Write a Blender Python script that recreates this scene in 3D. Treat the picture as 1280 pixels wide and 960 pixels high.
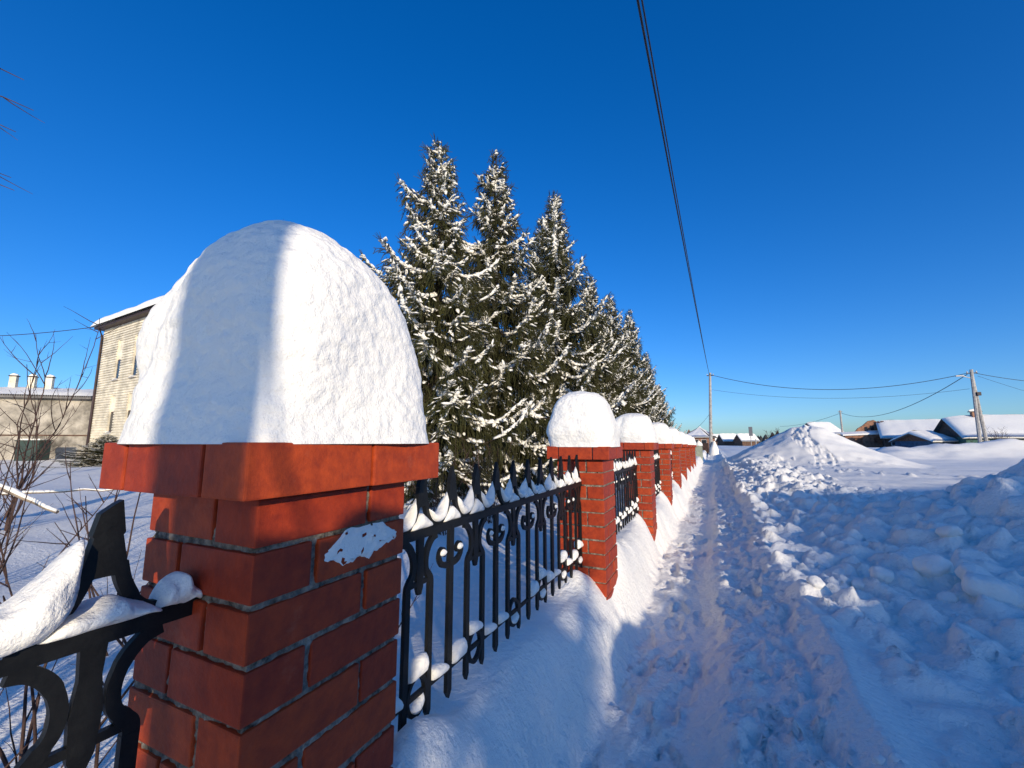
import bpy, bmesh, math, random
import numpy as np
from mathutils import Vector, Matrix

for o in list(bpy.data.objects): bpy.data.objects.remove(o)
scene = bpy.context.scene
COL = scene.collection
rad = math.radians
CZ = 1.38                                   # camera height above the trodden path

# ------------------------------------------------------------------ camera
FPX = 523.0
PITCH = math.atan(73 / FPX)
YAW = math.atan(250 / (FPX / math.cos(PITCH)))          # heading left of the fence direction (+Y)
cam = bpy.data.cameras.new('Camera')
cam.sensor_width = 36; cam.lens = 36 * FPX / 1280
cam.clip_start = 0.02; cam.clip_end = 6000
camo = bpy.data.objects.new('Camera', cam); COL.objects.link(camo)
camo.location = (0, 0, CZ)
camo.rotation_euler = (math.pi / 2 + PITCH, 0, YAW)
scene.camera = camo

# ------------------------------------------------------------------ sky and sun
SUN_EL, SUN_AZ = 13.0, 43.0        # light travels towards (-sin az, cos az)
w = bpy.data.worlds.new('World'); scene.world = w; w.use_nodes = True
nt = w.node_tree; nt.nodes.clear()
wo = nt.nodes.new('ShaderNodeOutputWorld'); bg = nt.nodes.new('ShaderNodeBackground')
sky = nt.nodes.new('ShaderNodeTexSky'); sky.sky_type = 'NISHITA'; sky.sun_disc = False
sky.sun_elevation = rad(SUN_EL); sky.sun_rotation = rad(180 - SUN_AZ)
sky.altitude = 1200; sky.air_density = 1.0; sky.dust_density = 2.0; sky.ozone_density = 3.0
hsv = nt.nodes.new('ShaderNodeHueSaturation'); hsv.inputs['Saturation'].default_value = 1.40; hsv.inputs['Hue'].default_value = .504; hsv.inputs['Value'].default_value = 1.06
gam = nt.nodes.new('ShaderNodeGamma'); gam.inputs[1].default_value = .88
tint = nt.nodes.new('ShaderNodeMix'); tint.data_type = 'RGBA'; tint.blend_type = 'MULTIPLY'; tint.inputs[0].default_value = 1; tint.inputs[7].default_value = (.66, .86, 1.14, 1)
nt.links.new(sky.outputs[0], gam.inputs[0]); nt.links.new(gam.outputs[0], hsv.inputs['Color']); nt.links.new(hsv.outputs[0], tint.inputs[6]); nt.links.new(tint.outputs[2], bg.inputs[0])
nt.links.new(bg.outputs[0], wo.inputs[0]); bg.inputs[1].default_value = 0.15
sl = bpy.data.lights.new('Sun', 'SUN'); sl.energy = 3.35; sl.angle = rad(0.53); sl.color = (1.0, 0.86, 0.66)
so = bpy.data.objects.new('Sun', sl); COL.objects.link(so)
LDIR = Vector((-math.sin(rad(SUN_AZ)) * math.cos(rad(SUN_EL)), math.cos(rad(SUN_AZ)) * math.cos(rad(SUN_EL)), -math.sin(rad(SUN_EL))))
so.rotation_euler = LDIR.to_track_quat('-Z', 'Y').to_euler(); so.location = (10, -10, 12)
scene.view_settings.view_transform = 'Standard'; scene.view_settings.look = 'None'
scene.view_settings.exposure = 0.42; scene.view_settings.gamma = 1.0
scene.view_settings.use_curve_mapping = False

# ------------------------------------------------------------------ pixel helpers (1280 x 960 picture)
_F = np.array([-math.sin(YAW) * math.cos(PITCH), math.cos(YAW) * math.cos(PITCH), math.sin(PITCH)])
_R = np.array([math.cos(YAW), math.sin(YAW), 0.0]); _U = np.cross(_R, _F)
def ray(x, y): return (x - 640) / FPX * _R - (y - 480) / FPX * _U + _F
def at(x, y, depth): return Vector(ray(x, y) * depth) + Vector((0, 0, CZ))
def on_x(x, y, X): r = ray(x, y); return Vector(r * (X / r[0])) + Vector((0, 0, CZ))
AS = np.array([-math.sin(rad(SUN_AZ)), math.cos(rad(SUN_AZ))]); PS = np.array([AS[1], -AS[0]])
def sun_xy(p, a): return (PS[0] * p + AS[0] * a, PS[1] * p + AS[1] * a)

# ------------------------------------------------------------------ helpers
def tag(o, label=None, cat=None, group=None, kind=None):
    if label: o['label'] = label
    if cat: o['category'] = cat
    if group: o['group'] = group
    if kind: o['kind'] = kind
    return o
def empty(name, loc=(0, 0, 0), rz=0.0, **k):
    o = bpy.data.objects.new(name, None); COL.objects.link(o); o.empty_display_size = .1
    o.location = loc; o.rotation_euler = (0, 0, rz); return tag(o, **k)
def link(name, me, mat=None, parent=None, loc=None, **k):
    o = bpy.data.objects.new(name, me); COL.objects.link(o)
    if mat is not None and not me.materials: me.materials.append(mat)
    if parent: o.parent = parent
    if loc is not None: o.location = loc
    return tag(o, **k)
def mesh_np(name, V, Fq, smooth=False):
    """V (n,3); Fq (m,3) or (m,4)"""
    V = np.asarray(V, np.float32); Fq = np.asarray(Fq, np.int32)
    me = bpy.data.meshes.new(name); k = Fq.shape[1]
    me.vertices.add(len(V)); me.vertices.foreach_set('co', V.ravel())
    me.loops.add(Fq.size); me.loops.foreach_set('vertex_index', Fq.ravel())
    me.polygons.add(len(Fq)); me.polygons.foreach_set('loop_start', np.arange(0, Fq.size, k, dtype=np.int32))
    me.polygons.foreach_set('loop_total', np.full(len(Fq), k, np.int32))
    me.polygons.foreach_set('use_smooth', np.full(len(Fq), smooth, bool))
    me.update(calc_edges=True); me.validate(); return me
def mesh_py(name, V, F, smooth=False):
    me = bpy.data.meshes.new(name); me.from_pydata([tuple(v) for v in V], [], F); me.update()
    if smooth:
        me.polygons.foreach_set('use_smooth', np.ones(len(F), bool))
    return me
def box_geo(x0, y0, z0, x1, y1, z1):
    V = [(x0, y0, z0), (x1, y0, z0), (x1, y1, z0), (x0, y1, z0), (x0, y0, z1), (x1, y0, z1), (x1, y1, z1), (x0, y1, z1)]
    return V, [(0, 3, 2, 1), (4, 5, 6, 7), (0, 1, 5, 4), (1, 2, 6, 5), (2, 3, 7, 6), (3, 0, 4, 7)]
def box(name, a, b, mat, parent=None, bevel=0.0, **k):
    V, F = box_geo(*[min(p, q) for p, q in zip(a, b)], *[max(p, q) for p, q in zip(a, b)])
    me = mesh_py(name, V, F)
    if bevel:
        bm = bmesh.new(); bm.from_mesh(me)
        bmesh.ops.bevel(bm, geom=bm.edges[:], offset=bevel, segments=1, affect='EDGES'); bm.to_mesh(me); bm.free()
    return link(name, me, mat, parent, **k)
class MB:
    def __init__(s): s.V = []; s.F = []
    def add(s, V, F):
        n = len(s.V); s.V += [tuple(v) for v in V]; s.F += [tuple(i + n for i in f) for f in F]; return s
    def box(s, *a): return s.add(*box_geo(*a))
    def build(s, name, mat, parent=None, smooth=False, **k):
        return link(name, mesh_py(name, s.V, s.F, smooth), mat, parent, **k)
def tube_geo(pts, rs, n=6, cap=True):
    pts = [Vector(p) for p in pts]; V = []; F = []; m = len(pts)
    if not hasattr(rs, '__len__'): rs = [rs] * m
    up = Vector((0, 0, 1))
    for i, p in enumerate(pts):
        t = (pts[min(i + 1, m - 1)] - pts[max(i - 1, 0)]).normalized()
        a = t.cross(up if abs(t.z) < .95 else Vector((1, 0, 0))).normalized(); b = a.cross(t)
        for k in range(n):
            q = 2 * math.pi * k / n; V.append(p + (a * math.cos(q) + b * math.sin(q)) * rs[i])
    for i in range(m - 1):
        for k in range(n):
            F.append((i * n + k, i * n + (k + 1) % n, (i + 1) * n + (k + 1) % n, (i + 1) * n + k))
    if cap: F += [tuple(range(n)), tuple(reversed(range((m - 1) * n, m * n)))]
    return V, F

# ---- numpy gradient noise
_rng = np.random.default_rng(7)
_perm = np.concatenate([_rng.permutation(512)] * 3)
_gr = _rng.normal(size=(512, 3)); _gr /= np.linalg.norm(_gr, axis=1)[:, None]
def noise3(x, y, z=0.0):
    x, y, z = np.broadcast_arrays(np.asarray(x, float), np.asarray(y, float), np.asarray(z, float))
    xi, yi, zi = np.floor(x).astype(int), np.floor(y).astype(int), np.floor(z).astype(int)
    xf, yf, zf = x - xi, y - yi, z - zi
    u, v, s = [t * t * t * (t * (t * 6 - 15) + 10) for t in (xf, yf, zf)]
    def g(i, j, k):
        h = _perm[(_perm[(_perm[(xi + i) & 511] + yi + j) & 511] + zi + k) & 511]
        q = _gr[h]; return q[..., 0] * (xf - i) + q[..., 1] * (yf - j) + q[..., 2] * (zf - k)
    L = lambda a, b, t: a + (b - a) * t
    return 1.5 * L(L(L(g(0, 0, 0), g(1, 0, 0), u), L(g(0, 1, 0), g(1, 1, 0), u), v),
             L(L(g(0, 0, 1), g(1, 0, 1), u), L(g(0, 1, 1), g(1, 1, 1), u), v), s)
def fbm(x, y, z=0.0, o=4, gain=.5):
    r = 0; a = 1.0
    for i in range(o): r = r + a * noise3(np.asarray(x) * 2 ** i + 17 * i, np.asarray(y) * 2 ** i + 5 * i, np.asarray(z) * 2 ** i); a *= gain
    return r
def sstep(a, b, x): t = np.clip((x - a) / (b - a), 0, 1); return t * t * (3 - 2 * t)

# ------------------------------------------------------------------ materials
def mat(name, col, rough=.6, var=.12, scale=8.0, bump=0.0, bscale=40.0, spec=.5, rand=0.0, col2=None, metallic=0.0, bump2=0.0, b2scale=200.0, stretch=None, coat=0.0):
    m = bpy.data.materials.new(name); m.use_nodes = True; n = m.node_tree; N = n.nodes; Lk = n.links
    b = N['Principled BSDF']; b.inputs['Roughness'].default_value = rough; b.inputs['Metallic'].default_value = metallic
    b.inputs['Specular IOR Level'].default_value = spec; b.inputs['Coat Weight'].default_value = coat
    geo = N.new('ShaderNodeNewGeometry'); vec = geo.outputs['Position']
    if stretch:
        mp = N.new('ShaderNodeMapping'); mp.inputs['Scale'].default_value = stretch; Lk.new(vec, mp.inputs[0]); vec = mp.outputs[0]
    tn = N.new('ShaderNodeTexNoise'); tn.inputs['Scale'].default_value = scale; tn.inputs['Detail'].default_value = 6; tn.inputs['Roughness'].default_value = .65
    Lk.new(vec, tn.inputs['Vector'])
    mx = N.new('ShaderNodeMix'); mx.data_type = 'RGBA'
    c2 = col2 or tuple(max(0, c * (1 - 2.2 * var)) for c in col)
    mr = N.new('ShaderNodeMapRange'); mr.inputs[1].default_value = .35; mr.inputs[2].default_value = .68
    Lk.new(tn.outputs[0], mr.inputs[0]); Lk.new(mr.outputs[0], mx.inputs[0])
    mx.inputs[6].default_value = (*[min(1, c * (1 + var * .6)) for c in col], 1); mx.inputs[7].default_value = (*c2, 1)
    out = mx.outputs[2]
    if rand:
        oi = N.new('ShaderNodeObjectInfo'); hv = N.new('ShaderNodeHueSaturation')
        r1 = N.new('ShaderNodeMapRange'); r1.inputs[3].default_value = 1 - rand; r1.inputs[4].default_value = 1 + rand
        r2 = N.new('ShaderNodeMapRange'); r2.inputs[3].default_value = .5 - rand * .01; r2.inputs[4].default_value = .5 + rand * .025
        Lk.new(oi.outputs['Random'], r1.inputs[0]); Lk.new(oi.outputs['Random'], r2.inputs[0])
        Lk.new(r1.outputs[0], hv.inputs['Value']); Lk.new(r2.outputs[0], hv.inputs['Hue']); Lk.new(out, hv.inputs['Color']); out = hv.outputs[0]
    Lk.new(out, b.inputs['Base Color'])
    prev = None
    for amt, sc in ((bump, bscale), (bump2, b2scale)):
        if not amt: continue
        t2 = N.new('ShaderNodeTexNoise'); t2.inputs['Scale'].default_value = sc; t2.inputs['Detail'].default_value = 5
        Lk.new(vec, t2.inputs['Vector'])
        bp = N.new('ShaderNodeBump'); bp.inputs['Strength'].default_value = 1.0; bp.inputs['Distance'].default_value = amt
        Lk.new(t2.outputs[0], bp.inputs['Height'])
        if prev: Lk.new(prev.outputs[0], bp.inputs['Normal'])
        prev = bp
    if prev: Lk.new(prev.outputs[0], b.inputs['Normal'])
    return m
M = {}
M['snow'] = mat('snow', (.92, .89, .81), .75, .02, 3, .012, 30, .2, bump2=.003, b2scale=160)
M['trodden'] = mat('trodden', (.92, .89, .81), .75, .02, 3, .014, 34, .2, bump2=.004, b2scale=150)
def _packed(m):                                     # worn, slightly dirty snow where people walk
    n = m.node_tree; N = n.nodes; b = N['Principled BSDF']; src = b.inputs['Base Color'].links[0].from_socket
    a = N.new('ShaderNodeAttribute'); a.attribute_name = 'packed'; x = N.new('ShaderNodeMix'); x.data_type = 'RGBA'
    n.links.new(a.outputs['Fac'], x.inputs[0]); n.links.new(src, x.inputs[6]); x.inputs[7].default_value = (.93, .87, .78, 1); n.links.new(x.outputs[2], b.inputs['Base Color'])
_packed(M['trodden'])
M['snow_dome'] = mat('snow_dome', (.91, .88, .80), .7, .015, 5, .006, 55, .2, bump2=.0016, b2scale=260)
M['snow_far'] = mat('snow_far', (.88, .88, .88), .8, .03, .6, .05, 3, .2)
M['brick'] = mat('brick', (.37, .043, .008), .6, .2, 30, .0012, 90, .35, rand=.14, col2=(.25, .026, .007), bump2=.0006, b2scale=500)
def wear(m, pale, dark, s1=9.0, s2=260.0):
    n = m.node_tree; N = n.nodes; Lk = n.links; b = N['Principled BSDF']; src = b.inputs['Base Color'].links[0].from_socket; g = N.new('ShaderNodeNewGeometry')
    for sc, lo, hi, col, k in ((s1, .60, .82, pale, .38), (s2, .66, .74, dark, .7), (s1 * 3.1, .62, .8, dark, .35)):
        t = N.new('ShaderNodeTexNoise'); t.inputs['Scale'].default_value = sc; t.inputs['Detail'].default_value = 7; t.inputs['Roughness'].default_value = .7; Lk.new(g.outputs['Position'], t.inputs['Vector'])
        r_ = N.new('ShaderNodeMapRange'); r_.inputs[1].default_value = lo; r_.inputs[2].default_value = hi; r_.inputs[4].default_value = k; Lk.new(t.outputs[0], r_.inputs[0])
        x = N.new('ShaderNodeMix'); x.data_type = 'RGBA'; Lk.new(r_.outputs[0], x.inputs[0]); Lk.new(src, x.inputs[6]); x.inputs[7].default_value = (*col, 1); src = x.outputs[2]
    Lk.new(src, b.inputs['Base Color'])
wear(M['brick'], (.52, .22, .13), (.10, .02, .012))
M['mortar'] = mat('mortar', (.28, .24, .19), .95, .4, 40, .008, 90, .1)
M['iron'] = mat('iron', (.010, .010, .009), .5, .2, 30, .0008, 120, .28)
M['needles'] = mat('needles', (.050, .052, .018), .75, .4, 2.2, 0, spec=.15, rand=.1, col2=(.026, .022, .010))
M['bark'] = mat('bark', (.075, .055, .04), .95, .3, 20, .01, 60, .1)
M['twig'] = mat('twig', (.085, .05, .04), .8, .3, 12, .001, 200, .2)
M['dead_wood'] = mat('dead_wood', (.30, .24, .18), .9, .3, 14, .002, 80, .1)
M['concrete'] = mat('concrete', (.42, .40, .37), .9, .22, 6, .004, 80, .2)
M['cable'] = mat('cable', (.02, .02, .024), .6, .1, 5)
M['plaster'] = mat('plaster', (.40, .36, .30), .95, .35, .9, .02, 12, .1)
M['white_brick'] = mat('white_brick', (.82, .74, .58), .9, .18, 1.5, .01, 10, .1, rand=.08)
M['dark_metal'] = mat('dark_metal', (.05, .03, .03), .6, .2, 4)
M['slate'] = mat('slate', (.16, .15, .14), .9, .2, 3, .01, 10)
M['glass'] = mat('glass', (.03, .035, .04), .12, .2, 2)
M['wood_white'] = mat('wood_white', (.6, .56, .5), .7, .15, 3)
M['wood_brown'] = mat('wood_brown', (.13, .07, .045), .85, .3, 4, .01, 20)
M['wood_blue'] = mat('wood_blue', (.03, .085, .16), .8, .25, 3, .01, 20)
M['wood_green'] = mat('wood_green', (.05, .13, .10), .8, .25, 3, .01, 20)
M['green_box'] = mat('green_box', (.02, .05, .04), .6, .25, 3)
M['house_brick'] = mat('house_brick', (.34, .17, .10), .9, .25, 3, .01, 20, rand=.1)
M['pink_wall'] = mat('pink_wall', (.62, .36, .27), .9, .15, 2)
M['forest'] = mat('forest', (.055, .055, .05), .95, .35, .2)
M['sign'] = mat('sign', (.04, .05, .08), .5, .1, 3)
M['grey_green'] = mat('grey_green', (.30, .33, .26), .7, .15, 6)

# ------------------------------------------------------------------ terrain
FX = -0.72            # street-side face of the pillars
PW, PL = 0.345, 0.385 # pillar size across / along the fence
PIT = 2.56
PY = [0.49 + PIT * k for k in range(9)]
CAPZ = [0.0, -0.03, 0.0, -.02, -.03, -.05, -.08, -.10, -.12]
MOUND = (4.95, 29.5)
_kx = [-1500, -200, -40, -14, -6, -2.2, -1.15, -.93, -.84, -.76, -.69, -.63, -.57, -.18, -.10, -.02, .16, .36, .46, .54, .66, .95, 1.6, 3, 8, 30, 1500]
_kz = [-1.9, -1.6, -1.05, -1.04, -1.04, -1.06, -.96, -.95, -.96, -1.02, -1.14, -1.29, -1.375, -1.385, -1.37, -1.335, -1.325, -1.28, -1.20, -1.15, -1.19, -1.22, -1.17, -1.13, -1.15, -1.2, -1.9]
rngc = np.random.default_rng(11)
CLODS = []
def scatter(n, x0, x1, y0, y1, r0, r1, pw=2.5):
    x = rngc.uniform(x0, x1, n); y = rngc.uniform(y0, y1, n); r = r0 + (r1 - r0) * rngc.random(n) ** pw
    return np.stack([x, y, r], 1)
_c = [scatter(2600, .55, 6, 3.2, 12.5, .025, .17), scatter(240, 1.2, 6, 5.0, 10, .08, .26, 1.8), scatter(900, .45, 2.8, 9.5, 24, .03, .2),
      scatter(420, .3, 3.2, 15, 26, .06, .24), scatter(900, -.02, .52, 1.4, 14, .012, .055, 2), scatter(420, -.68, -.52, 1.2, 14, .012, .055, 2),
      scatter(260, .6, 3.2, 1.8, 4.8, .02, .10), scatter(160, 3, 9, 18, 26, .05, .15)]
CL = np.concatenate(_c)
def base_h(x, y):
    wob = .07 * noise3(y * .55, 3.3) * np.clip(y, 0, 6) / 3 + .03 * noise3(y * 2.1, 9.1) + .018 * noise3(y * 6.3, x * 2, 2.2) + .05 * noise3(x * 1.4, y * 1.1, 5.5)
    far = np.clip(y - 8, 0, 60) * .006
    h = np.interp(x - wob * np.exp(-np.abs(x - .2) * .6) * (np.abs(x) < 4) - far * (x > -.4) , _kx, _kz)
    near = np.exp(-(np.maximum(0, np.abs(x) - 2) / 8) ** 2)
    d = np.hypot(x, y)
    # yard undulation
    h = h + (x < -1.0) * sstep(-1.0, -2.0, x) * (.07 * noise3(x * .45, y * .45, 1.0) + .025 * noise3(x * 1.6, y * 1.6, 2.0))
    # ridges of the drift along the fence
    fe = np.exp(-((x + .80) / .2) ** 2)
    h = h + fe * (.05 * noise3(x * 2, y * 1.3, 4) + .02 * noise3(x * 8, y * 5, 5))
    for k, py in enumerate(PY):
        h = h + .17 * np.exp(-((y - py - PL - .22) / .26) ** 2) * np.exp(-((x + .80) / .13) ** 2)
        h = h + .10 * np.exp(-((y - py + .16) / .16) ** 2) * np.exp(-((x + .88) / .12) ** 2)
        h = h - .05 * np.exp(-((y - py - .12) / .16) ** 2) * np.exp(-((x + .66) / .1) ** 2)
    # snow bank on the right
    A = np.interp(x, [.6, 1.5, 2.2, 3.0, 3.9, 6, 9, 14], [0, .06, .25, .55, .88, 1.0, .95, .4])
    yc = 7.5 + .5 * noise3(x * .5, 2.2)
    B = np.where(y < yc, np.exp(-((y - yc) / 2.9) ** 2), np.exp(-((y - yc) / 1.1) ** 2))
    h = h + A * B * (1 + .25 * noise3(x * .9, y * .9, 3) + .12 * noise3(x * 2.5, y * 2.5, 6))
    # rough ridge along the right of the path, further on
    h = h + .26 * np.exp(-((x - 1.3 - .035 * (y - 10)) / .8) ** 2) * sstep(9, 13, y) * sstep(32, 24, y) * (1 + .6 * noise3(x * 1.5, y * 1.5, 8))
    # snow pile
    dm = np.hypot((x - MOUND[0]) / 1.0, (y - MOUND[1]) / 1.15) + .25 * noise3(x * .5, y * .5, 9)
    h = h + 2.38 * np.clip(1 - dm / 5.0, 0, 1) ** 1.32 * (1 - .12 * np.exp(-(dm / .5) ** 2)) + .05 * noise3(x * 2, y * 2, 3) * (dm < 4.5)
    # footprints trodden up its face
    tr = np.abs(x - MOUND[0] + .25 - .25 * np.sin(y * 1.3)) < .42
    h = h + (.12 * noise3(x * 3.2, y * 3.2, 12) + .10 * noise3(x * 7, y * 7, 13) - .04) * tr * sstep(23.5, 25, y) * sstep(29.8, 29, y) * (dm < 4.8)
    # tall unseen heap added behind and right of the camera to shade the foreground
    aa = AS[0] * x + AS[1] * y; pp = PS[0] * x + PS[1] * y
    h = h + (np.interp(pp, [1, 3, 4.8, 6, 9], [1.46, 1.50, 1.50, 1.75, 2.2]) + .10 * noise3(pp * 1.6, 7.7) + .08 * noise3(pp * 5, 1.7)) * np.exp(-np.abs((aa + 4.4 + .3 * noise3(pp * .8, 4.4)) / 1.0) ** 2.5) * sstep(.7, 1.5, pp) * sstep(14, 9, pp)
    # bank across the far right
    yb = 38 + (x - 14) * .12
    h = h + 1.25 * np.interp(x, [5, 9, 13, 17, 26, 60], [0, .35, .75, 1.0, 1.05, .9]) * np.exp(-((y - yb) / 2.6) ** 2) * (1 + .35 * noise3(x * .5, y * .5, 15) + .12 * noise3(x * 1.7, y * 1.7, 16))
    # open field ripples
    h = h + sstep(8, 12, y) * (x > 1) * (.10 * noise3(x * .18, y * .45, 21) + .035 * noise3(x * .6, y * 1.4, 22))
    return h
def fine_h(x, y):
    d = np.hypot(x, y)
    lod = np.exp(-(d / 14) ** 2)
    path = np.exp(-((x + .36) / .24) ** 4)
    berm = np.exp(-((x - .2) / .3) ** 4)
    bank = sstep(.5, .9, x) * sstep(9, 6, x)
    h = path * (.010 * noise3(x * 18, y * 12, 1) + .012 * noise3(x * 6, y * 5, 2) + .006 * noise3(x * 45, y * 40, 3))
    r = np.abs(noise3(x * 3.1, y * 2.1, 4)); r2 = np.abs(noise3(x * 9, y * 7, 5))
    h = h + berm * (.085 * (.5 - r) + .055 * (.5 - r2) + .022 * np.abs(noise3(x * 20, y * 17, 6)) + .008 * noise3(x * 45, y * 40, 7))
    h = h + bank * (.07 * fbm(x * 2.2, y * 2.2, 7, 4) + .05 * np.abs(noise3(x * 5 + noise3(x * 3, y * 3, 1), y * 5, 8)) + .022 * np.abs(noise3(x * 14, y * 14, 3)) + .008 * noise3(x * 30, y * 30, 4))
    h = h + (x < -.5) * .004 * noise3(x * 20, y * 14, 9)
    return h * lod
def boots(x, y):
    rb = np.random.default_rng(44); h = np.zeros_like(x); sel = (x > -.62) & (x < .62) & (y > 1.1) & (y < 16); xs_, ys_ = x[sel], y[sel]; hs = np.zeros_like(xs_)
    for i in range(130):
        cy = 1.3 + 14 * rb.random() ** 1.3; cx = rb.normal(-.36, .12) if i % 4 else rb.uniform(-.05, .5); an = rb.normal(0, .22); dp = rb.uniform(.008, .022) * (1 if i % 4 else 1.8)
        u = (xs_ - cx) * math.cos(an) + (ys_ - cy) * math.sin(an); v = -(xs_ - cx) * math.sin(an) + (ys_ - cy) * math.cos(an)
        wd = .047 - .012 * np.sin(v * 14); q_ = (np.abs(u / wd) ** 3 + np.abs(v / .145) ** 3) ** (1 / 3)
        hs += -dp * np.clip((1.08 - q_) * 6, 0, 1) * (1 + .25 * np.sign(np.sin(v * 240))) + .5 * dp * np.exp(-((q_ - 1.22) / .13) ** 2)
    h[sel] = hs; return h
def stamp(xs, ys, H):
    out = H.copy()
    for k, (cx, cy, r) in enumerate(CL):
        i0, i1 = np.searchsorted(xs, (cx - r * 1.3, cx + r * 1.3)); j0, j1 = np.searchsorted(ys, (cy - r * 1.3, cy + r * 1.3))
        if i1 - i0 < 2 or j1 - j0 < 2: continue
        X, Y = np.meshgrid(xs[i0:i1], ys[j0:j1], indexing='ij')
        a = (k * 2.399) % 6.28; ca, sa = math.cos(a), math.sin(a)
        u = ((X - cx) * ca + (Y - cy) * sa) / r; v = (-(X - cx) * sa + (Y - cy) * ca) / (r * (.6 + .35 * ((k * .618) % 1)))
        q = (np.abs(u) ** 2.6 + np.abs(v) ** 2.6) ** (1 / 2.6) + .22 * noise3(X / r * .9, Y / r * .9, k)
        q = q + .10 * noise3(X / r * 2.6, Y / r * 2.6, k + .5)
        prof = np.clip((1 - q) * 2.6, 0, 1) ** .6
        tilt = .85 + .75 * u * math.cos(k) + .75 * v * math.sin(k * 1.7) + .18 * noise3(X / r * 1.8, Y / r * 1.8, k + 3)
        out[i0:i1, j0:j1] = np.maximum(out[i0:i1, j0:j1], H[i0:i1, j0:j1] + prof * r * .58 * np.clip(tilt, .12, 1.7) - .02 * r)
    return out
def axis(knots):
    out = [knots[0][0]]
    for (a, s0), (b, s1) in zip(knots[:-1], knots[1:]):
        x = a
        while x < b - 1e-6:
            t = (x - a) / (b - a); s = s0 * (s1 / s0) ** t; x = x + s
            out.append(min(x, b))
    return np.array(sorted(set(np.round(out, 5))))
xs = axis([(-2500, 400), (-60, 6), (-12, .5), (-2, .1), (-1.1, .03), (-.45, .018), (.6, .02), (1.2, .026), (4.5, .036), (9, .2), (24, .6), (60, 6), (2500, 400)])
ys = axis([(-600, 200), (-40, 5), (-6, .3), (.6, .08), (1.4, .022), (4, .028), (9, .046), (14, .11), (34, .2), (48, .5), (90, 5), (3500, 500)])
X, Y = np.meshgrid(xs, ys, indexing='ij')
HB = base_h(X, Y)
H = stamp(xs, ys, HB + fine_h(X, Y) + boots(X, Y))
def ground(x, y):        # world z of the snow at a point
    i = np.clip(np.searchsorted(xs, x), 1, len(xs) - 1); j = np.clip(np.searchsorted(ys, y), 1, len(ys) - 1)
    return float(max(H[i, j], H[i - 1, j - 1], H[i - 1, j], H[i, j - 1])) + CZ
V = np.stack([X, Y, H + CZ], -1).reshape(-1, 3)
ni, nj = X.shape
ii, jj = np.meshgrid(np.arange(ni - 1), np.arange(nj - 1), indexing='ij')
q = (ii * nj + jj).ravel()
Fq = np.stack([q, q + nj, q + nj + 1, q + 1], 1)
gme = mesh_np('snow_ground', V, Fq, True)
wobx = X - .07 * noise3(Y * .55, 3.3) * np.clip(Y, 0, 6) / 3
pk = (sstep(-.66, -.57, wobx) * sstep(-.02, -.12, wobx) + .55 * sstep(-.1, 0, wobx) * sstep(.62, .5, wobx)) * sstep(45, 25, Y)
pk = np.clip(pk * (.8 + .5 * noise3(X * 5, Y * 3, 2) + .3 * noise3(X * 20, Y * 14, 3)), 0, 1)
at_ = gme.attributes.new('packed', 'FLOAT', 'POINT'); at_.data.foreach_set('value', pk.ravel().astype(np.float32))
link('snow_ground', gme, M['trodden'], kind='structure',
     label='deep snow over yard, trodden footpath, ploughed banks and open field')

# ------------------------------------------------------------------ brick pillars
def brick_mesh(sx, sy, sz, bev=.004):
    V, F = box_geo(-sx / 2, -sy / 2, -sz / 2, sx / 2, sy / 2, sz / 2)
    bm = bmesh.new(); vs = [bm.verts.new(v) for v in V]
    for f in F: bm.faces.new([vs[i] for i in f])
    bmesh.ops.bevel(bm, geom=bm.edges[:], offset=bev, segments=2, affect='EDGES', profile=.6)
    me = bpy.data.meshes.new('brick'); bm.to_mesh(me); bm.free(); me.materials.append(M['brick']); return me
_bm = {}
def brick(parent, x0, x1, y0, y1, z0, z1, rnd, jit=.0025, name='brick'):
    key = (round(x1 - x0, 3), round(y1 - y0, 3), round(z1 - z0, 3))
    if key not in _bm: _bm[key] = brick_mesh(*key)
    o = link(name, _bm[key], None, parent, ((x0 + x1) / 2 + rnd.uniform(-jit, jit), (y0 + y1) / 2 + rnd.uniform(-jit, jit), (z0 + z1) / 2 + rnd.uniform(-jit, jit) * .6))
    o.rotation_euler = (rnd.uniform(-.004, .004), rnd.uniform(-.004, .004), rnd.uniform(-.008, .008)); return o
ORD = ['nearest', 'second', 'third', 'fourth', 'fifth', 'sixth', 'seventh', 'eighth', 'farthest']
BH, CP, G = .0832, .0945, .0112
PILLARS = []
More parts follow.
